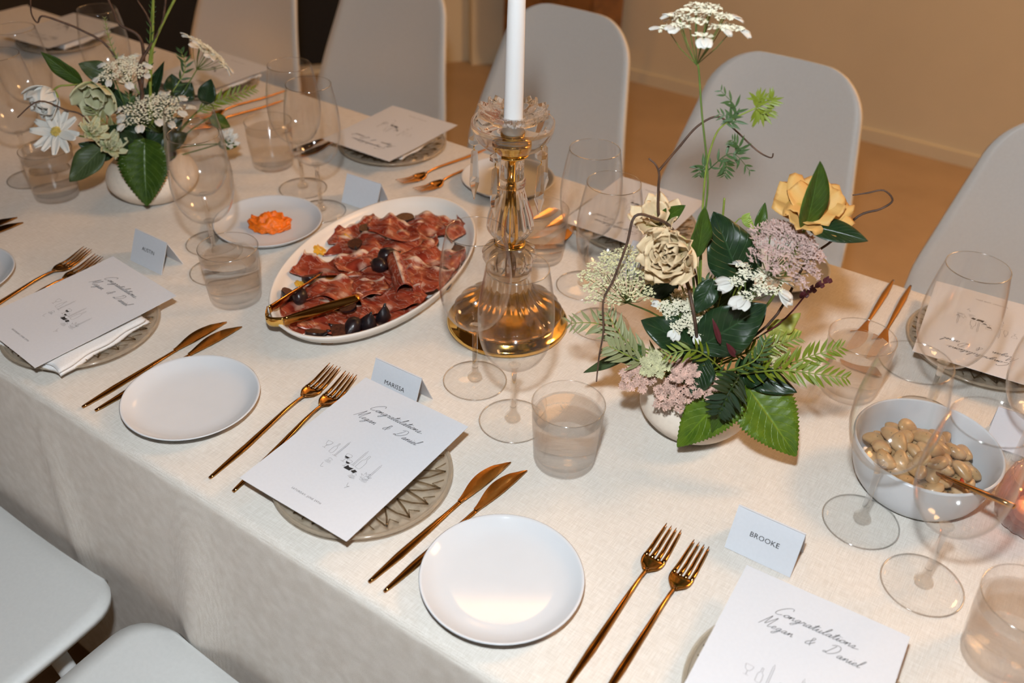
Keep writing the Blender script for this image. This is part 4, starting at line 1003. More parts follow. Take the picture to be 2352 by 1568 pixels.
# ------------------------------------------------------------------ bowl of beans and votive
BX, BY = -0.0440, 0.491
def bowl():
    o = [(0, 0.0012), (0.050, 0.0012), (0.055, 0), (0.060, 0.0018), (0.0695, 0.014), (0.0755, 0.034), (0.0795, 0.0575), (0.0802, 0.0605), (0.0788, 0.0618), (0.0770, 0.0605), (0.0725, 0.036), (0.066, 0.017), (0.054, 0.0075), (0, 0.0060)]
    V, F = lathe([tuple(p) for p in smooth_path(o, 2)], 80); tag(put('white_bowl', mesh('white_bowl', V, F, MT['china']), None, (BX, BY, T + 0.0006)), 'white bowl of beans at the right, behind two wine glasses', 'bowl')
    bm = bmesh.new(); bmesh.ops.create_uvsphere(bm, u_segments=16, v_segments=10, radius=1.0)
    for v in bm.verts:
        x, y, z = v.co; v.co = Vector((x * 0.0135, y * 0.0092 - 0.0035 * (1 - x * x), z * 0.0066))
    m = bpy.data.meshes.new('bean'); bm.to_mesh(m); bm.free(); m.materials.append(MT['bean'])
    for p in m.polygons: p.use_smooth = True
    r = random.Random(3); pts = []
    for layer, (zc, R, cnt) in enumerate([(0.018, 0.052, 26), (0.028, 0.058, 30), (0.038, 0.056, 26), (0.047, 0.046, 16), (0.054, 0.026, 6)]):
        tries = 0; got = 0
        while got < cnt and tries < 4000:
            tries += 1; a = r.random() * 2 * PI; q = min(R, np.interp(zc, [.0075, .017, .036, .0605], [.054, .066, .0725, .077]) - .0165) * math.sqrt(r.random()); off = max(0.0, (zc - .036) * 0.35); p = (q * math.cos(a) - off * .5, q * math.sin(a) - off, zc + 0.003 + r.uniform(-.002, .002))
            if all((p[0] - s[0]) ** 2 + (p[1] - s[1]) ** 2 + 1.6 * (p[2] - s[2]) ** 2 > 0.0143 ** 2 for s in pts): pts.append(p); got += 1
    for p in pts:
        o = put('butter_bean', m, None, (BX + p[0], BY + p[1], T + p[2]), (r.uniform(-.5, .5), r.uniform(-.5, .5), r.random() * 6)); tag(o, 'plump tan bean speckled with herbs in the white bowl', 'bean', 'beans in the white bowl')
    pm = mesh('pepper_bit', *tube(smooth_path([(-.008, 0, 0), (0, .002, .0015), (.008, 0, 0)], 3), [0.0012, 0.0028, 0.0010], 6), MT['pepper'])
    for k, (px, py, lab) in enumerate([(2085, 995, 'red pepper strip on the beans seen through the left wine glass'), (2030, 1022, 'red pepper strip at the left end of the beans'), (2215, 1105, 'red pepper strip at the right end of the beans'), (2140, 1072, 'red pepper strip in the middle of the beans beside the spoon')]):
        c = at(px, py, .050); tag(put('pepper_strip', pm, None, (c[0], c[1], T + 0.047), (0, 0, k)), lab, 'pepper', 'red pepper strips among the beans')
    V, F = [], []
    for k in range(160):
        a = r.random() * 2 * PI; q = 0.055 * math.sqrt(r.random()); z = 0.050 - 0.18 * q + r.uniform(-.004, .004); c = np.array([q * math.cos(a), q * math.sin(a), z]); d = np.array([math.cos(a * 7), math.sin(a * 7), r.uniform(-.4, .4)]) * 0.0016; e = np.cross(d, [0, 0, 1]) * 0.5
        i = len(V); V += [c - d, c + e, c + d, c - e]; F.append((i, i + 1, i + 2, i + 3))
    h = put('chopped_herbs', mesh('chopped_herbs', V, F, MT['herb'], False), None, (BX, BY, T)); tag(h, 'dark chopped herbs scattered over the beans', 'herbs'); stuff(h)
    a = at(2135, 1080, .052) ; b = at(2330, 1163, .088)
    t = thing('gold_spoon', 'gold serving spoon leaning out of the bean bowl', 'spoon', tuple(a))
    d = b - a
    V, F = tube([d * 0.0, d * 0.3, d * 0.7, d], [0.0020, 0.0024, 0.0034, 0.0028], 10); put('handle', mesh('spoon_handle', V, F, MT['gold']), t)
    V, F, _ = grid(9, 9, lambda u, v: ((2 * u - 1) * 0.014 * math.sqrt(max(0.02, 1 - (2 * v - 1) ** 2)), 0.0, 0.0)); dn = d / np.linalg.norm(d); sd = np.cross(dn, [0, 0, 1]); sd /= np.linalg.norm(sd); un = np.cross(sd, dn)
    V = []
    for j in range(9):
        for i in range(9):
            u, v = i / 8, j / 8; w = 0.014 * math.sqrt(max(0.01, 1 - (2 * v - 1) ** 2)); V.append(-dn * 0.036 * v + sd * (2 * u - 1) * w - un * 0.006 * math.sin(PI * u) * math.sin(PI * v))
    V, F = slab(V, F, 0.0012); put('scoop', mesh('spoon_scoop', V, F, MT['gold']), t)
bowl()
def votive():
    c = at(2362, 1195); x, y = c[0], c[1]
    t = thing('pink_votive_holder', 'pink ribbed glass candle holder at the right edge', 'candle holder', (x, y, T + 0.0006))
    V, F = fluted([(0.030, 0.0, .0), (0.036, 0.004, .06), (0.040, 0.020, .06), (0.039, 0.045, .06), (0.036, 0.060, .04)], 96, 20); F = F[:-2]
    V, F = slab(V, [f[::-1] for f in F][::1], -0.003); put('ribbed_cup', mesh('votive_cup', V, F, MT['pinkglass']), t)
    V, F = lathe([(0, 0), (0.032, 0), (0.032, 0.006), (0, 0.006)], 32); put('cup_floor', mesh('votive_floor', V, F, MT['pinkglass']), t)
    k = thing('tealight', 'small lit tealight inside the pink glass holder', 'candle', (x, y, T + 0.008))
    V, F = lathe([(0, 0), (0.018, 0), (0.018, 0.014), (0.0172, 0.0145), (0, 0.013)], 24); put('wax', mesh('tealight_wax', V, F, MT['wax']), k)
    m, nt, b = mat('tealight_flame'); b.inputs['Emission Color'].default_value = (1.0, 0.42, 0.10, 1); b.inputs['Emission Strength'].default_value = 40.0
    V, F = lathe([(0, 0.014), (0.0022, 0.017), (0.003, 0.021), (0.0012, 0.030), (0, 0.034)], 12); put('flame', mesh('tealight_flame', V, F, m), k)
    l = lamp('tealight_flame_light', (0, 0, 0.024), 0.12, (1.0, 0.45, 0.14), 0.006); l.parent = k
votive()

# ------------------------------------------------------------------ flowers
def leaf_mesh(L, w, serr=0.0, nserr=14, fold=0.25, curl=0.15, wav=0.0, heart=False, m=None, seed=0, tipk=1.0):
    "leaf lying along +Y from its base, face up +Z"
    n = 2 * nserr + 1 if serr else 19
    V, uv = [], []; us = (-1, -0.66, -0.33, 0, 0.33, 0.66, 1)
    for j in range(n):
        s = j / (n - 1)
        hw = (math.sin(PI * s ** (0.62 if heart else 0.80)) ** (0.85 * tipk)) * w / 2
        if serr: hw *= 1 + serr * (0.5 if j % 2 else -0.5) * (1 if 0.06 < s < 0.97 else 0)
        for u in us:
            back = -0.10 * w if (heart and s < 0.02) else 0
            y = s * L - (0.10 * w * abs(u) if heart else 0.0) * (1 - s) + (0.10 * w * abs(u) * serr * (1 if j % 2 else 0))
            z = fold * abs(u) * hw - curl * L * s * s + wav * w * math.sin(s * 13 + seed + (1.5 if u > 0 else 0)) * abs(u)
            if serr: z += 0.020 * w * math.sin(s * 2 * PI * 9 - abs(u) * 5) * abs(u) * (1 - s)
            V.append((u * hw, y, z)); uv.append((0.5 + 0.5 * u, s))
    k = len(us); F = [(j * k + i, j * k + i + 1, (j + 1) * k + i + 1, (j + 1) * k + i) for j in range(n - 1) for i in range(k - 1)]
    V, F = slab(V, F, 0.0005); return mesh('leaf', V, F, m, True, uv + uv)
def leaf_frame(a, b, face):
    "place a leaf from a to b with its face towards the direction given"
    y = np.asarray(b) - np.asarray(a); L = np.linalg.norm(y); y = y / L
    z = np.asarray(face, float); z = z - (z @ y) * y; z = z / (np.linalg.norm(z) + 1e-9); x = np.cross(y, z)
    m = Matrix.Identity(4)
    for i in range(3): m[i][0], m[i][1], m[i][2], m[i][3] = x[i], y[i], z[i], a[i]
    return m, L
TOCAM = -FWD
class Sprig:
    "one stem of the arrangement: its root sits in the mouth of the vase"
    def __init__(s, name, label, cat, root, group):
        s.o = np.asarray(root, float); s.t = thing(name, label, cat, tuple(s.o), 0, group)
    def loc(s, P): return [np.asarray(p, float) - s.o for p in P]
    def stem(s, P, r, m, name='stem', n=6):
        V, F = tube(smooth_path(s.loc(P), 5), r, n); return put(name, mesh(name, V, F, m), s.t)
    def leaf(s, a, b, w, m, face=TOCAM, name='leaf', parent=None, **kw):
        M4, L = leaf_frame(np.asarray(a) - s.o, np.asarray(b) - s.o, face)
        return put(name, leaf_mesh(L, w, m=m, **kw), parent or s.t, mw=M4)
    def frond(s, P, ll, m, k=12, ang=0.9, face=TOCAM, w=0.22, stemm=None, r=0.0008, grow=0.35, name='leaflet'):
        P = smooth_path(s.loc(P), 6); V, F = tube(P, [r * 1.4, r * 0.5], 5); ra = put('rachis', mesh('rachis', V, F, stemm or m), s.t)
        lm = leaf_mesh(1.0, w, fold=0.2, curl=0.12, m=m, tipk=1.2)
        n = len(P)
        for i in range(k):
            f = 0.10 + 0.88 * i / (k - 1); q = f * (n - 1); i0 = min(int(q), n - 2); p = P[i0] * (1 - q + i0) + P[i0 + 1] * (q - i0)
            t = P[i0 + 1] - P[i0]; t = t / np.linalg.norm(t); fz = np.asarray(face, float); fz = fz - (fz @ t) * t; fz /= np.linalg.norm(fz); sd = np.cross(t, fz)
            size = ll * (grow + (1 - grow) * math.sin(PI * (0.15 + 0.80 * f)))
            for sg in (-1, 1):
                a_ = ang + random.uniform(-.12, .12); d = math.cos(a_) * t + sg * math.sin(a_) * sd + fz * random.uniform(-.25, .35)
                M4, _ = leaf_frame(p, p + d, fz); put(name, lm, ra, mw=M4 @ Matrix.Scale(size, 4))
        return ra
    def umbel(s, c, up, R, nray, fm, rays=True, petals=0, pm=None, stemm=None, dome=0.45, fl=0.0027, per=18, ul=0.28, pl=0.009):
        "flat lace flower: rays, little heads of florets and larger white petals round the margin"
        c = np.asarray(c, float) - s.o; up = np.asarray(up, float); up /= np.linalg.norm(up); fr = frame(c, up, RIGHT); X = np.array([fr[0][0], fr[1][0], fr[2][0]]); Y = np.array([fr[0][1], fr[1][1], fr[2][1]])
        base = c - up * R * 0.75; heads = []
        ga = 2.39996
        for i in range(nray):
            q = math.sqrt((i + 0.5) / nray) * 0.92; a = i * ga
            heads.append((c + R * q * (math.cos(a) * X + math.sin(a) * Y) + up * R * dome * (1 - q * q) * 0.6, q, a))
        if rays:
            parts = [tube([base, base * 0.45 + h * 0.55 - up * R * 0.08, h], 0.00045, 4, False) for h, _, _ in heads]; V, F = join(*parts); put('rays', mesh('rays', V, F, stemm or MT['stem']), s.t)
        V, F = [], []
        for h, q, a in heads:
            for k in range(per):
                g = math.sqrt((k + .5) / per) * R * ul; b = k * ga + a; p = h + g * (math.cos(b) * X + math.sin(b) * Y) + up * (R * 0.05 * (1 - k / per) + random.uniform(-.0008, .0008))
                r_ = fl * random.uniform(.75, 1.25); tl = rng.normal(0, .35, 3)
                nz = up + tl; nz /= np.linalg.norm(nz); e1 = np.cross(nz, X); e1 /= np.linalg.norm(e1); e2 = np.cross(nz, e1); i0 = len(V)
                V.append(p + nz * r_ * .35)
                for z in range(10):
                    rr = r_ * (1.0 if z % 2 == 0 else .45); V.append(p + rr * (math.cos(z * PI / 5) * e1 + math.sin(z * PI / 5) * e2) + nz * (r_ * .2 if z % 2 == 0 else 0))
                F += [(i0, i0 + 1 + z, i0 + 1 + (z + 1) % 10) for z in range(10)]
        stuff(put('florets', mesh('florets', V, F, fm, False), s.t))
        if petals:
            def pf(u, v):
                w = 0.42 * math.sin(PI * (0.10 + 0.72 * v)) ** 1.2; return ((2 * u - 1) * w, v - (0.16 * (1 - abs(2 * u - 1)) if v > 0.95 else 0), 0.10 * math.sin(PI * v) + 0.10 * (2 * u - 1) ** 2)
            V, F, _ = grid(5, 7, pf); V, F = slab(V, F, 0.03); me = mesh('outer_petal', V, F, pm or MT['white'])
            rim = [h for h in heads if h[1] > 0.62]
            for k in range(petals):
                h, q, a = rim[k % len(rim)]; a2 = a + random.uniform(-.75, .75); d = math.cos(a2) * X + math.sin(a2) * Y - up * random.uniform(.1, .55)
                M4, _ = leaf_frame(h + (math.cos(a) * X + math.sin(a) * Y) * R * ul * .5, h + (math.cos(a) * X + math.sin(a) * Y) * R * ul * .5 + d, up); put('outer_petal', me, s.t, mw=M4 @ Matrix.Scale(pl * random.uniform(.8, 1.2), 4))
    def bloom(s, c, face, R, rows, m, cup=0.5, wav=0.10, width=0.9, name='petal', seed=0, tip=1.0):
        "rows: (count, length share, opening angle)"
        c = np.asarray(c, float) - s.o; fr = frame(c, face, RIGHT); rr = random.Random(seed)
        for ri, (n, ls, op) in enumerate(rows):
            def pf(u, v):
                w = 0.5 * width * math.sin(PI * min(1, 0.08 + 0.80 * v ** 0.8)) ** (0.7 * tip); x = (2 * u - 1) * w
                return (x, v * math.cos(0.5 * cup * v), cup * 0.5 * v * v + 0.35 * cup * (2 * u - 1) ** 2 * w + wav * v * math.sin(u * 9 + ri * 2) * 0.5 + 0.28 * wav * v ** 3 * math.sin(u * 23 + ri))
            V, F, uv = grid(9, 9, pf); V, F = slab(V, F, 0.018); me = mesh('petal', V, F, m, True, uv + uv)
            for k in range(n):
                a = 2 * PI * k / n + ri * 0.7 + rr.uniform(-.12, .12); o_ = op + rr.uniform(-.12, .12)
                put(name, me, s.t, mw=fr @ Matrix.Rotation(a, 4, 'Z') @ Matrix.Rotation(o_, 4, 'X') @ Matrix.Scale(R * ls * rr.uniform(.92, 1.08), 4))
    def stamens(s, c, face, R, n, m=None, h=0.5):
        c = np.asarray(c, float) - s.o; fr = frame(c, face, RIGHT); parts = []
        for k in range(n):
            q = R * math.sqrt((k + .5) / n); a = k * 2.39996; parts.append(tube([(q * .5 * math.cos(a), q * .5 * math.sin(a), 0), (q * math.cos(a), q * math.sin(a), R * h * (1.2 - .5 * k / n))], [R * .05, R * .11], 5))
        V, F = join(*parts); put('stamens', mesh('stamens', V, F, m or MT['stamen']), s.t, mw=fr)

def vase(x, y, r, h, label):
    prof = [(0, 0.001), (0.52 * r, 0.001), (0.60 * r, 0.0), (0.78 * r, 0.10 * h), (0.97 * r, 0.34 * h), (1.0 * r, 0.52 * h), (0.93 * r, 0.74 * h), (0.76 * r, 0.92 * h), (0.66 * r, 0.985 * h), (0.63 * r, h), (0.60 * r, 0.985 * h), (0.62 * r, 0.93 * h), (0.84 * r, 0.70 * h), (0.86 * r, 0.4 * h), (0.5 * r, 0.12 * h), (0, 0.10 * h)]
    V, F = lathe([tuple(p) for p in smooth_path(prof, 3)], 72); t = thing('round_vase', label, 'vase', (x, y, T + 0.0006)); put('pot', mesh('round_vase', V, F, MT['vase']), t)
    V, F = lathe([(0, 0.80 * h), (0.74 * r, 0.80 * h), (0.74 * r, 0.76 * h), (0, 0.76 * h)], 40); put('shade_disc', mesh('vase_mouth', V, F, MT['mouth_shade']), t)  # added black disc stands in for the shade down the mouth

# --- the right arrangement
V2 = Stand(-0.300, 0.440); vase(-0.300, 0.440, 0.066, 0.066, 'squat sand-coloured round vase right of the candlestick')
RT = np.array([-0.300, 0.440, T + 0.058]); G2 = 'stems in the right vase'
def sp(name, label, cat): return Sprig(name, label, cat, RT + np.array([random.uniform(-.018, .018), random.uniform(-.018, .018), 0]), G2)
f = sp('serrated_leaf', 'big bright serrated leaf drooping over the front of the right vase, right one', 'leaf')
a, b = V2(1722, 895, -.045), V2(1834, 1046, -.085); f.stem([f.o, V2(1700, 860, -.03), a], 0.0012, MT['stem2']); f.leaf(a, b, 0.071, MT['leafbright'], TOCAM + np.array([0, 0, .3]), serr=0.10, nserr=24, fold=0.20, curl=0.10, heart=True)
f = sp('serrated_leaf', 'big bright serrated leaf drooping over the front of the right vase, left one', 'leaf')
a, b = V2(1692, 880, -.05), V2(1550, 1027, -.09); f.stem([f.o, V2(1690, 850, -.03), a], 0.0012, MT['stem2']); f.leaf(a, b, 0.060, MT['leafbright'], TOCAM + np.array([-.3, 0, .2]), serr=0.10, nserr=24, fold=0.30, curl=0.10, heart=True)
f = sp('pointed_leaf', 'narrow pointed green leaf between the two drooping serrated leaves', 'leaf')
a, b = V2(1690, 885, -.06), V2(1640, 1000, -.092); f.stem([f.o, a], 0.001, MT['stem2']); f.leaf(a, b, 0.030, MT['leafmid'], TOCAM, serr=0.14, nserr=12, fold=0.3)
f = sp('small_fern', 'small dark fern tip lying over the drooping serrated leaf', 'fern'); f.frond([V2(1700, 860, -.055), V2(1675, 900, -.085), V2(1650, 950, -.095)], 0.026, MT['leafdark'], 10, 1.1, w=0.3); f.stem([f.o, V2(1700, 860, -.055)], .0008, MT['stem'])
DL = [((1704, 655, .0), (1642, 487, .015), .056, 'leafdark', 'tall dark green leaf behind the right vase flowers, upright'),
      ((1706, 650, .005), (1724, 545, .03), .034, 'leafdark', 'dark green leaf lobe right of the tall upright leaf'),
      ((1600, 590, -.02), (1622, 478, -.02), .024, 'leafmid', 'narrow mid-green leaf right of the cream rose'),
      ((1600, 800, -.045), (1476, 735, -.06), .042, 'leafdark', 'very dark oval leaf left of the vase centre'),
      ((1600, 800, -.05), (1760, 702, -.045), .056, 'leafdark', 'very dark broad leaf above the vase centre'),
      ((1740, 540, .02), (1758, 466, .03), .013, 'leafmid', 'slim blade-like leaf behind the lilac flower'),
      ((1620, 815, -.055), (1592, 912, -.075), .036, 'leafdark', 'dark leaf hanging in front of the vase mouth'),
      ((1640, 640, -.03), (1600, 720, -.05), .026, 'leafdark', 'dark leaf in the shade under the cream rose'),
      ((1560, 640, .01), (1470, 680, .0), .030, 'leafdark', 'dark leaf behind the green-cream lace flower'),
      ((1700, 850, -.03), (1830, 900, -.05), .030, 'leafdark', 'dark leaf under the spiky green fronds'),
      ((1450, 810, -.03), (1338, 857, -.04), .013, 'leafdull', 'thin dull leaf reaching low to the left'),
      ((1480, 800, -.04), (1410, 826, -.05), .024, 'leafmid', 'short green leaf low on the left side'),
      ((1640, 850, -.03), (1560, 790, -.05), .036, 'leafdark', 'dark leaf at the mouth of the right vase, left side'), ((1690, 860, -.03), (1770, 850, -.05), .034, 'leafdark', 'dark leaf at the mouth of the right vase, right side'), ((1680, 760, .0), (1760, 700, .01), .040, 'leafdark', 'dark leaf behind the wide-petalled lace flower'),
      ((1700, 780, .0), (1620, 650, .02), .040, 'leafdark', 'dark filler leaf deep in the middle of the right bunch'),
      ((1640, 790, .02), (1730, 620, .03), .040, 'leafdark', 'dark filler leaf deep behind the right bunch'),
      ((1600, 820, -.02), (1520, 640, .02), .036, 'leafmid', 'green filler leaf deep in the left of the right bunch')]
for a, b, w, m, lab in DL:
    f = sp('broad_leaf', lab, 'leaf'); A, B = V2(*a), V2(*b); f.stem([f.o, (f.o + A) / 2 + np.array([0, 0, .006]), A], 0.0011, MT['stem2']); f.leaf(A, B, w, MT[m], TOCAM + rng.normal(0, .25, 3), fold=0.22, curl=0.06, wav=0.05)
f = sp('yellow_leaf_sprig', 'yellow-green lobed leaves on the right side of the bunch', 'leaf')
f.stem([f.o, V2(1730, 800, .0), V2(1775, 770, .02)], .001, MT['stem2'])
for (tx, ty) in ((1838, 722), (1842, 762), (1815, 802), (1790, 735)): f.leaf(V2(1775, 772, .02), V2(tx, ty, .025), .019, MT['yleaf'], TOCAM, wav=.16, fold=.1)
for P, ll, m, k, lab in [([(1680, 850, -.03), (1790, 840, -.05), (1870, 815, -.055), (1932, 798, -.05)], .022, 'lime', 15, 'spiky lime-green frond reaching to the right tumbler, upper one'),
                 ([(1690, 860, -.035), (1790, 850, -.06), (1870, 858, -.065), (1945, 868, -.06)], .022, 'lime', 15, 'spiky lime-green frond reaching to the right tumbler, lower one'),
                 ([(1680, 820, -.02), (1750, 800, -.03), (1835, 775, -.02)], .020, 'lime', 12, 'lime-green frond in front of the yellow leaves'),
                 ([(1660, 850, -.04), (1600, 805, -.07), (1530, 815, -.08)], .020, 'lime', 10, 'yellow-green frond crossing below the dark oval leaf'),
                 ([(1560, 850, -.03), (1450, 790, -.04), (1380, 745, -.035), (1310, 742, -.03)], .026, 'pale', 13, 'pale olive frond reaching towards the candlestick base'),
                 ([(1540, 860, -.035), (1450, 800, -.05), (1395, 720, -.04)], .026, 'pale', 12, 'pale olive frond behind the left curly twig'),
                 ([(1530, 860, -.04), (1440, 815, -.06), (1400, 795, -.06)], .026, 'pale', 9, 'short pale olive frond low on the left'),
                 ([(1640, 770, .0), (1650, 700, .0), (1670, 640, .01)], .020, 'feather', 14, 'feathery green tuft in the middle of the right bunch'),
                 ([(1600, 770, .0), (1630, 690, .01), (1620, 640, .02)], .020, 'feather', 12, 'second feathery green tuft beside the stems'),
                 ([(1640, 860, -.04), (1730, 830, -.06), (1760, 780, -.05)], .018, 'feather', 11, 'dark feathery frond over the vase mouth, right')]:
    f = sp('leafy_frond', lab, 'frond'); Q = [V2(*p) for p in P]; f.stem([f.o, Q[0]], .001, MT['stem']); f.frond(Q, ll, MT[m], k, 0.75, w=0.20, stemm=MT['stem2'])
def lace(S_, root, label, c, d, up, R, nray, fm, group, petals=0, path=None, **kw):
    f = Sprig('lace_flower', label, 'lace flower', root, group); C_ = S_(c[0], c[1], d); up = np.asarray(up, float); up /= np.linalg.norm(up)
    P = [f.o] + ([S_(*p) for p in path] if path else [(f.o * .5 + C_ * .5) + np.array([0, 0, .01])]) + [C_ - up * R * .75]
    f.stem(P, [.0014, .0009], kw.pop('sm', MT['stem'])); f.umbel(C_, up, R, nray, fm, petals=petals, **kw)
    return f
ru = lambda: RT + np.array([random.uniform(-.018, .018), random.uniform(-.018, .018), 0])
lace(V2, ru(), 'white lace flower on the tallest stem, against the wall', (1610, 84), .0, UP * .85 + RIGHT * .05 + TOCAM * .55, .036, 18, MT['floret'], G2, 20, [(1600, 780, -.01), (1610, 560, .0), (1626, 420, .0), (1612, 260, .0), (1605, 160, .0)], pl=.013, dome=1.3)
lace(V2, ru(), 'white lace flower with wide petals under the lilac flower', (1730, 655), -.035, UP * .8 + TOCAM * .7 + RIGHT * .1, .032, 9, MT['floret'], G2, 14, pl=.017)
lace(V2, ru(), 'white lace flower behind the very dark oval leaf', (1570, 722), -.03, TOCAM + UP * .5, .028, 12, MT['floret'], G2, 12, pl=.011)
lace(V2, ru(), 'large green-cream lace flower left of the right bunch', (1432, 640), -.02, TOCAM * .8 + UP * .8 - RIGHT * .25, .050, 34, MT['gfloret'], G2, 0, fl=.0026, per=15, ul=.18)
lace(V2, ru(), 'dusty lilac lace flower at the right of the bunch', (1798, 590), -.02, UP * .6 + TOCAM * .8 + RIGHT * .3, .043, 26, MT['lilac'], G2, 0, fl=.0034, per=18, ul=.24, dome=1.0)
for k, (c, R, lab) in enumerate([((1462, 868), .020, 'pink lace flower hanging lowest on the left'), ((1545, 908), .022, 'pink lace flower in front of the vase mouth, left'), ((1614, 884), .019, 'pink lace flower at the front rim of the vase'), ((1505, 838), .017, 'pink and green lace flower above the left rim'), ((1572, 852), .017, 'pale pink lace flower beside the hanging dark leaf'), ((1770, 815), .020, 'pale lace flower among the lime fronds')]):
    lace(V2, ru(), lab, c, -.06 if k < 5 else -.02, TOCAM + UP * .3 - RIGHT * .3, R, 14, MT['gfloret'] if k in (3, 5) else MT['pink'], G2, 0, fl=.0026, per=16, ul=.26, dome=.9, sm=MT['stem2'])
f = sp('cream_rose', 'ruffled cream bloom facing left in the right vase', 'flower'); c = V2(1550, 580, -.04)
f.stem([f.o, V2(1600, 720, -.03), V2(1590, 620, -.03), c + RIGHT * .012], .0015, MT['stem']); fc = TOCAM * .75 - RIGHT * .55 - UP * .25
f.bloom(c, fc, .036, [(6, 1.0, .10), (6, .95, .45), (6, .82, .80), (5, .62, 1.1), (3, .45, 1.3)], MT['cream'], cup=.8, wav=.30, width=1.1, seed=2, tip=.55)
for k in range(4): f.leaf(c + RIGHT * .016, c + RIGHT * (.004 + .006 * k) + UP * (.020 - .012 * k), .010, MT['green_sepal'], TOCAM, name='sepal')
f = sp('cream_bloom', 'open pale cream bloom behind the ruffled one', 'flower'); c = V2(1512, 512, .01)
f.stem([f.o, V2(1590, 680, .0), c], .0014, MT['stem']); f.bloom(c, UP * .5 + TOCAM * .7 - RIGHT * .3, .034, [(5, 1.0, .25), (5, .8, .75)], MT['cream'], cup=.6, wav=.18, seed=4); f.stamens(c, UP * .5 + TOCAM * .7, .007, 24); f.leaf(c, V2(1568, 475, .0), .018, MT['leafmid'])
f = sp('peach_bloom', 'peach bloom on the right with a green leaf across its face', 'flower'); c = V2(1874, 475, .0)
f.stem([f.o, V2(1770, 690, .0), V2(1835, 555, -.005), V2(1852, 520, -.005), c], .0016, MT['stem2']); f.bloom(c + FWD * .012, TOCAM * .75 + UP * .45 + RIGHT * .1, .039, [(5, 1.0, .02), (4, .78, .30)], MT['peach'], cup=.18, wav=.20, width=1.25, seed=6, tip=.35)
f.leaf(V2(1848, 530, -.015), V2(1890, 374, -.02), .034, MT['leafmid'], TOCAM + RIGHT * .35, fold=.3, curl=.05); f.leaf(V2(1852, 518, -.015), V2(1996, 546, -.025), .030, MT['leafdark'], TOCAM + UP * .6, fold=.15, curl=.08)
f = sp('feathery_stem', 'tall feathery green stem beside the tallest lace flower', 'frond')
f.stem([f.o, V2(1610, 600, .0), V2(1618, 420, .0), V2(1636, 330, .0), V2(1664, 285, .0), V2(1738, 247, .0)], [.0013, .0008], MT['stem2'])
for P in ([(1665, 283), (1690, 250), (1655, 208)], [(1664, 285), (1690, 275), (1652, 262)], [(1625, 392), (1680, 352), (1722, 392)], [(1690, 355), (1698, 340), (1682, 322)], [(1660, 362), (1668, 380), (1664, 402)], [(1622, 392), (1612, 380), (1606, 402)], [(1736, 248), (1768, 232), (1772, 228)], [(1736, 248), (1752, 262), (1774, 254)], [(1736, 248), (1742, 232), (1738, 224)], [(1736, 248), (1742, 264), (1744, 272)]):
    f.frond([V2(p[0], p[1], 0) for p in P], .014, MT['feather'] if P[0][0] < 1730 else MT['lime'], 7, 0.8, w=.22, r=.0005)
f = sp('bud_sprig', 'thin sprig with pale green buds behind the tall dark leaf', 'sprig'); f.stem([f.o, V2(1650, 600, .02), V2(1690, 510, .03), V2(1722, 500, .03)], .0008, MT['stem2'])
for k in range(6): f.leaf(V2(1704, 506, .03), V2(1722 + 3 * k, 490 + 7 * k, .03), .007, MT['green_sepal'], name='bud')
f.stem([V2(1652, 590, .02), V2(1660, 500, .03), V2(1664, 455, .03)], .0012, MT['stem2'], 'side_stem')
def twig(S_, root, label, paths, group, r=.0018):
    f = Sprig('curly_twig', label, 'twig', root, group)
    for k, P in enumerate(paths):
        Q = [S_(*p) for p in P]; Q = ([f.o] + Q) if k == 0 else Q; f.stem(Q, [r * 1.15, r * .95, r * .55] if k == 0 else [r * .8, r * .4], MT['twig'], 'stem' if k == 0 else 'branch', 7)
twig(V2, ru(), 'crooked brown twig forking above the cream rose', [[(1600, 780, -.05), (1588, 690, -.045), (1568, 622, -.01), (1540, 560, .0), (1514, 500, .0), (1512, 440, .0), (1514, 400, .0), (1506, 378, .0), (1490, 364, .0)], [(1513, 392, .0), (1556, 342, .03), (1602, 290, .05), (1650, 268, .06), (1690, 300, .06), (1738, 345, .05), (1770, 362, .05), (1776, 352, .05)]], G2)
twig(V2, ru(), 'thin brown twig arching down to the cloth on the left', [[(1600, 640, .0), (1548, 530, -.01), (1500, 500, -.02), (1458, 497, -.03), (1440, 560, -.04), (1410, 640, -.05), (1386, 690, -.06), (1386, 760, -.07), (1376, 820, -.08), (1370, 876, -.085)]], G2, .0015)
twig(V2, ru(), 'brown twig looping out past the chair on the right', [[(1760, 750, .0), (1850, 605, .03), (1912, 552, .045), (1972, 496, .05), (2022, 480, .05), (2050, 460, .05), (2030, 437, .05), (1992, 443, .05), (1958, 448, .05)]], G2, .0014)
f = sp('burgundy_sprig', 'burgundy leaf sprig over the far side plate', 'sprig'); f.stem([f.o, V2(1780, 750, .02), V2(1860, 668, .03), V2(1910, 645, .03)], .001, MT['burgundy'])
for k in range(8): f.leaf(V2(1838 + 9 * k, 685 - 6 * k, .03), V2(1850 + 9 * k, 668 - 5 * k + (14 if k % 2 else -3), .03), .006, MT['burgundy'])
f = sp('burgundy_leaf', 'burgundy leaf in the heart of the right bunch', 'leaf'); f.leaf(V2(1690, 820, -.06), V2(1672, 790, -.065), .007, MT['burgundy']); f.leaf(V2(1655, 790, -.06), V2(1640, 735, -.06), .006, MT['burgundy'])

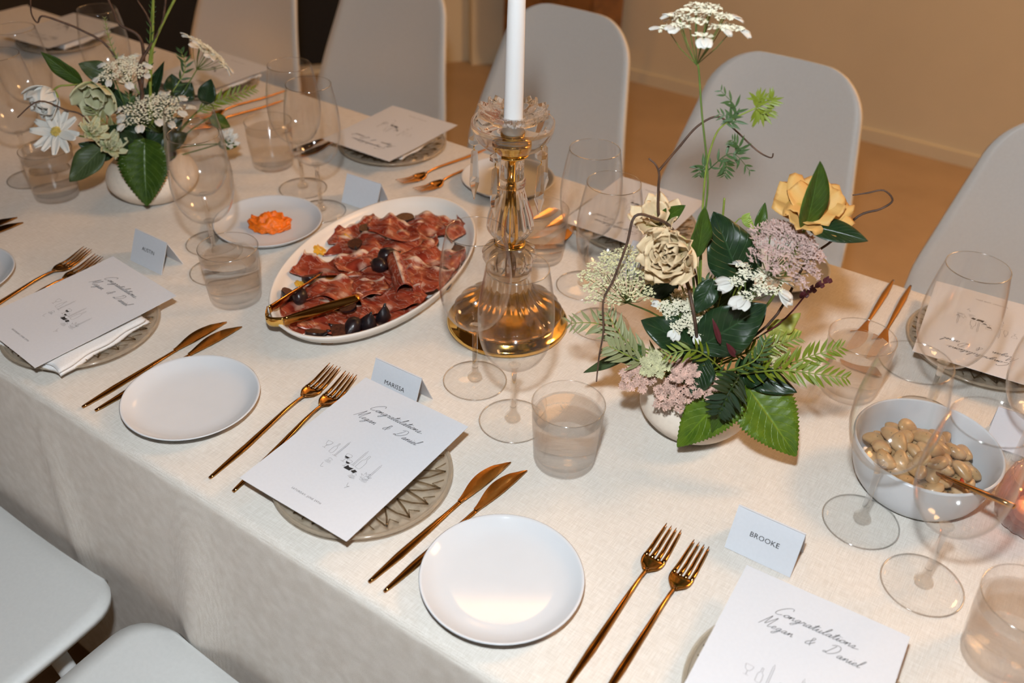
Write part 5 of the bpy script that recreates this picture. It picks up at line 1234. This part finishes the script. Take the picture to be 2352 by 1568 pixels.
# --- the left arrangement
V1 = Stand(-1.305, 0.440); vase(-1.305, 0.440, 0.074, 0.068, 'squat sand-coloured round vase at the left')
RL = np.array([-1.305, 0.440, T + 0.060]); G1 = 'stems in the left vase'
rl = lambda: RL + np.array([random.uniform(-.02, .02), random.uniform(-.02, .02), 0])
sl = lambda name, label, cat: Sprig(name, label, cat, rl(), G1)
f = sl('serrated_leaf', 'big green serrated leaf hanging over the front of the left vase', 'leaf'); a, b = V1(333, 330, -.05), V1(334, 474, -.09); f.stem([f.o, a], .0012, MT['stem2']); f.leaf(a, b, .084, MT['leafmid'], TOCAM + UP * .3, serr=.10, nserr=22, fold=.2, curl=.06, heart=True)
LL = [((240, 335, -.04), (158, 416, -.06), .044, 'leafdull', 'dull green leaf pointing at the leftmost tumbler'), ((190, 190, .0), (92, 122, .0), .030, 'leafmid', 'pointed green leaf at the upper left of the left bunch'),
      ((182, 192, -.01), (202, 268, -.02), .030, 'leafdark', 'dark green leaf between the two left hellebores'), ((262, 180, .02), (180, 146, .03), .034, 'leafdull', 'dull dark leaf behind the left lace flower'), ((255, 210, .0), (240, 165, .0), .022, 'leafdark', 'small dark leaf left of the left lace flower'),
      ((400, 220, .02), (395, 170, .03), .034, 'leafdark', 'dark leaf right of the tall stems in the left bunch'), ((410, 230, .02), (440, 190, .03), .036, 'leafdark', 'dark leaf behind the two front wine glasses'), ((470, 240, .0), (484, 182, .0), .030, 'leafdark', 'dark upright leaf at the right of the left bunch'),
      ((480, 270, .0), (530, 290, .0), .026, 'leafmid', 'green leaf low at the right of the left bunch'), ((260, 360, -.03), (180, 330, -.03), .030, 'leafdark', 'dark leaf under the white daisy-like flower'), ((300, 320, -.03), (250, 290, -.04), .034, 'leafdark', 'dark filler leaf in the left bunch, front'),
      ((340, 330, -.02), (420, 270, -.02), .040, 'leafdark', 'dark filler leaf in the left bunch, right'), ((320, 310, .0), (330, 200, .02), .040, 'leafdark', 'dark filler leaf in the left bunch, back'), ((330, 320, -.02), (290, 235, -.01), .036, 'leafdark', 'dark leaf in the shade left of the large lace flower'), ((350, 320, -.01), (385, 225, .0), .040, 'leafdark', 'dark leaf in the shade right of the large lace flower'),
      ((330, 340, -.04), (275, 300, -.05), .032, 'leafdark', 'dark leaf at the mouth of the left vase, left side'), ((370, 340, -.04), (430, 305, -.04), .034, 'leafdark', 'dark leaf at the mouth of the left vase, right side'), ((335, 260, .02), (372, 140, .02), .026, 'leafdark', 'narrow dark leaf beside the tall stems of the left bunch'),
      ((300, 260, .01), (250, 200, .02), .030, 'leafdark', 'dark leaf under the upper left lace flower'), ((500, 330, -.01), (545, 335, -.01), .018, 'leafmid', 'small green leaf beside the far tumbler')]
for a, b, w, m, lab in LL:
    f = sl('broad_leaf', lab, 'leaf'); A, B = V1(*a), V1(*b); f.stem([f.o, (f.o + A) / 2 + np.array([0, 0, .006]), A], .0011, MT['stem']); f.leaf(A, B, w, MT[m], TOCAM + rng.normal(0, .25, 3), fold=.25, curl=.06, wav=.04)
for P, ll, m, k, lab in [([(450, 260, .0), (510, 228, .0), (584, 204, .0)], .022, 'lime', 14, 'bright green frond pointing right from the left bunch'), ([(300, 330, -.02), (250, 290, -.03), (205, 245, -.03)], .022, 'pale', 12, 'grey-olive frond beside the green hellebore'),
                         ([(310, 300, -.01), (300, 250, -.01), (296, 215, .0)], .018, 'feather', 12, 'dark feathery frond under the left lace flower'), ([(390, 220, .02), (425, 160, .03), (415, 115, .03)], .020, 'feather', 9, 'feathery leaf left of the far lace flower'), ([(330, 230, .0), (262, 120, .03), (240, 40, .04)], .010, 'pale', 14, 'thin grassy spray rising at the left'), ([(345, 220, .0), (345, 80, .0), (350, 0, .0)], .012, 'feather', 12, 'tall green feathery spray leaving the top of the photo')]:
    f = sl('leafy_frond', lab, 'frond'); Q = [V1(*p) for p in P]; f.stem([f.o, Q[0]], .001, MT['stem']); f.frond(Q, ll, MT[m], k, .75, w=.2, stemm=MT['stem2'])
lace(V1, rl(), 'white lace flower at the upper left of the left bunch', (284, 165), .0, TOCAM * .8 + UP * .6, .036, 14, MT['floret'], G1, 14, pl=.013)
lace(V1, rl(), 'large white lace flower in the middle of the left bunch', (352, 258), -.03, TOCAM * .7 + UP * .7, .050, 22, MT['floret'], G1, 22, pl=.016)
lace(V1, rl(), 'white lace flower leaning out to the right, far side', (478, 128), .03, UP * .8 + RIGHT * .7 + TOCAM * .1, .040, 16, MT['floret'], G1, 16, pl=.015)
f = sl('white_hellebore', 'white cupped bloom seen from behind at the left edge', 'flower'); c = V1(122, 208, -.01); f.stem([f.o, V1(230, 215, .0), V1(150, 196, -.01), c], .0014, MT['stem2']); f.bloom(c, -RIGHT * .5 - UP * .8 + TOCAM * .4, .044, [(5, 1.0, .55), (5, .85, .9)], MT['white'], cup=.8, wav=.10, width=1.0, seed=8)
for k in range(4): f.leaf(c, c + (-RIGHT * .012 + RIGHT * .008 * k) - UP * .012 + TOCAM * .012, .006, MT['green_sepal'], name='sepal')
f = sl('green_hellebore', 'green and white bloom right of the white cupped one', 'flower'); c = V1(222, 200, -.01); f.stem([f.o, V1(260, 250, .0), c], .0014, MT['stem2']); f.bloom(c, -UP * .8 + TOCAM * .5 + RIGHT * .1, .046, [(5, 1.0, .5), (4, .8, .9)], MT['gwhite'], cup=.7, wav=.08, width=.9, seed=9)
f = sl('white_daisy', 'white daisy-like flower with a yellow centre facing the camera', 'flower'); c = V1(130, 303, -.04); f.stem([f.o, V1(220, 320, -.02), c - TOCAM * .01], .0013, MT['stem']); fd = TOCAM + UP * .15
f.bloom(c, fd, .038, [(12, 1.0, .05)], MT['white'], cup=.18, wav=.05, width=.36, seed=10); f.stamens(c, fd, .0085, 60, h=.5)
for k, (c_, R_, lab) in enumerate([((212, 305), .026, 'green-white ruffled bloom, upper one by the daisy'), ((252, 338), .028, 'green-white ruffled bloom, lower one by the daisy'), ((520, 322), .022, 'small white bloom low beside the far tumbler')]):
    f = sl('ruffled_bloom', lab, 'flower'); c = V1(c_[0], c_[1], -.05 if k < 2 else .0); f.stem([f.o, c - TOCAM * .01], .0012, MT['stem']); f.bloom(c, TOCAM * .6 + UP * .3 + RIGHT * .5, R_, [(7, 1.0, .2), (6, .8, .6), (5, .6, 1.0)], MT['gwhite'] if k < 2 else MT['white'], cup=.6, wav=.2, width=.55, seed=12 + k)
twig(V1, rl(), 'brown twig rising from the left bunch, right fork', [[(330, 235, .0), (318, 160, .0), (345, 105, .0), (372, 55, .0), (382, -20, .0)], [(338, 118, .0), (352, 85, .0), (340, 40, .0), (315, 0, .0)]], G1, .0028)
twig(V1, rl(), 'brown twig arching left from the left bunch', [[(325, 220, .0), (330, 130, .02), (318, 82, .02), (275, 56, .03), (258, 20, .03), (240, -20, .03)]], G1, .0026)
twig(V1, rl(), 'thin hooked twig in the top left corner', [[(300, 210, .02), (250, 110, .04), (188, 70, .05), (140, 50, .05), (97, 37, .05), (86, 52, .05), (72, 30, .05), (70, -15, .05)]], G1, .0018)
twig(V1, rl(), 'dark wiry twig over the daisy', [[(260, 300, -.03), (215, 290, -.04), (185, 262, -.04), (150, 252, -.04), (90, 232, -.05), (40, 270, -.06)]], G1, .0016)
for k, (x, lab) in enumerate([(352, 'green stem rising out of the top of the photo, left of two'), (410, 'green stem rising out of the top of the photo, right of two')]):
    f = sl('tall_grass', lab, 'grass'); f.stem([f.o, V1(345, 200, .0), V1(350, 110, .0), V1(x, -20, .0)], .0022, MT['stem2'])
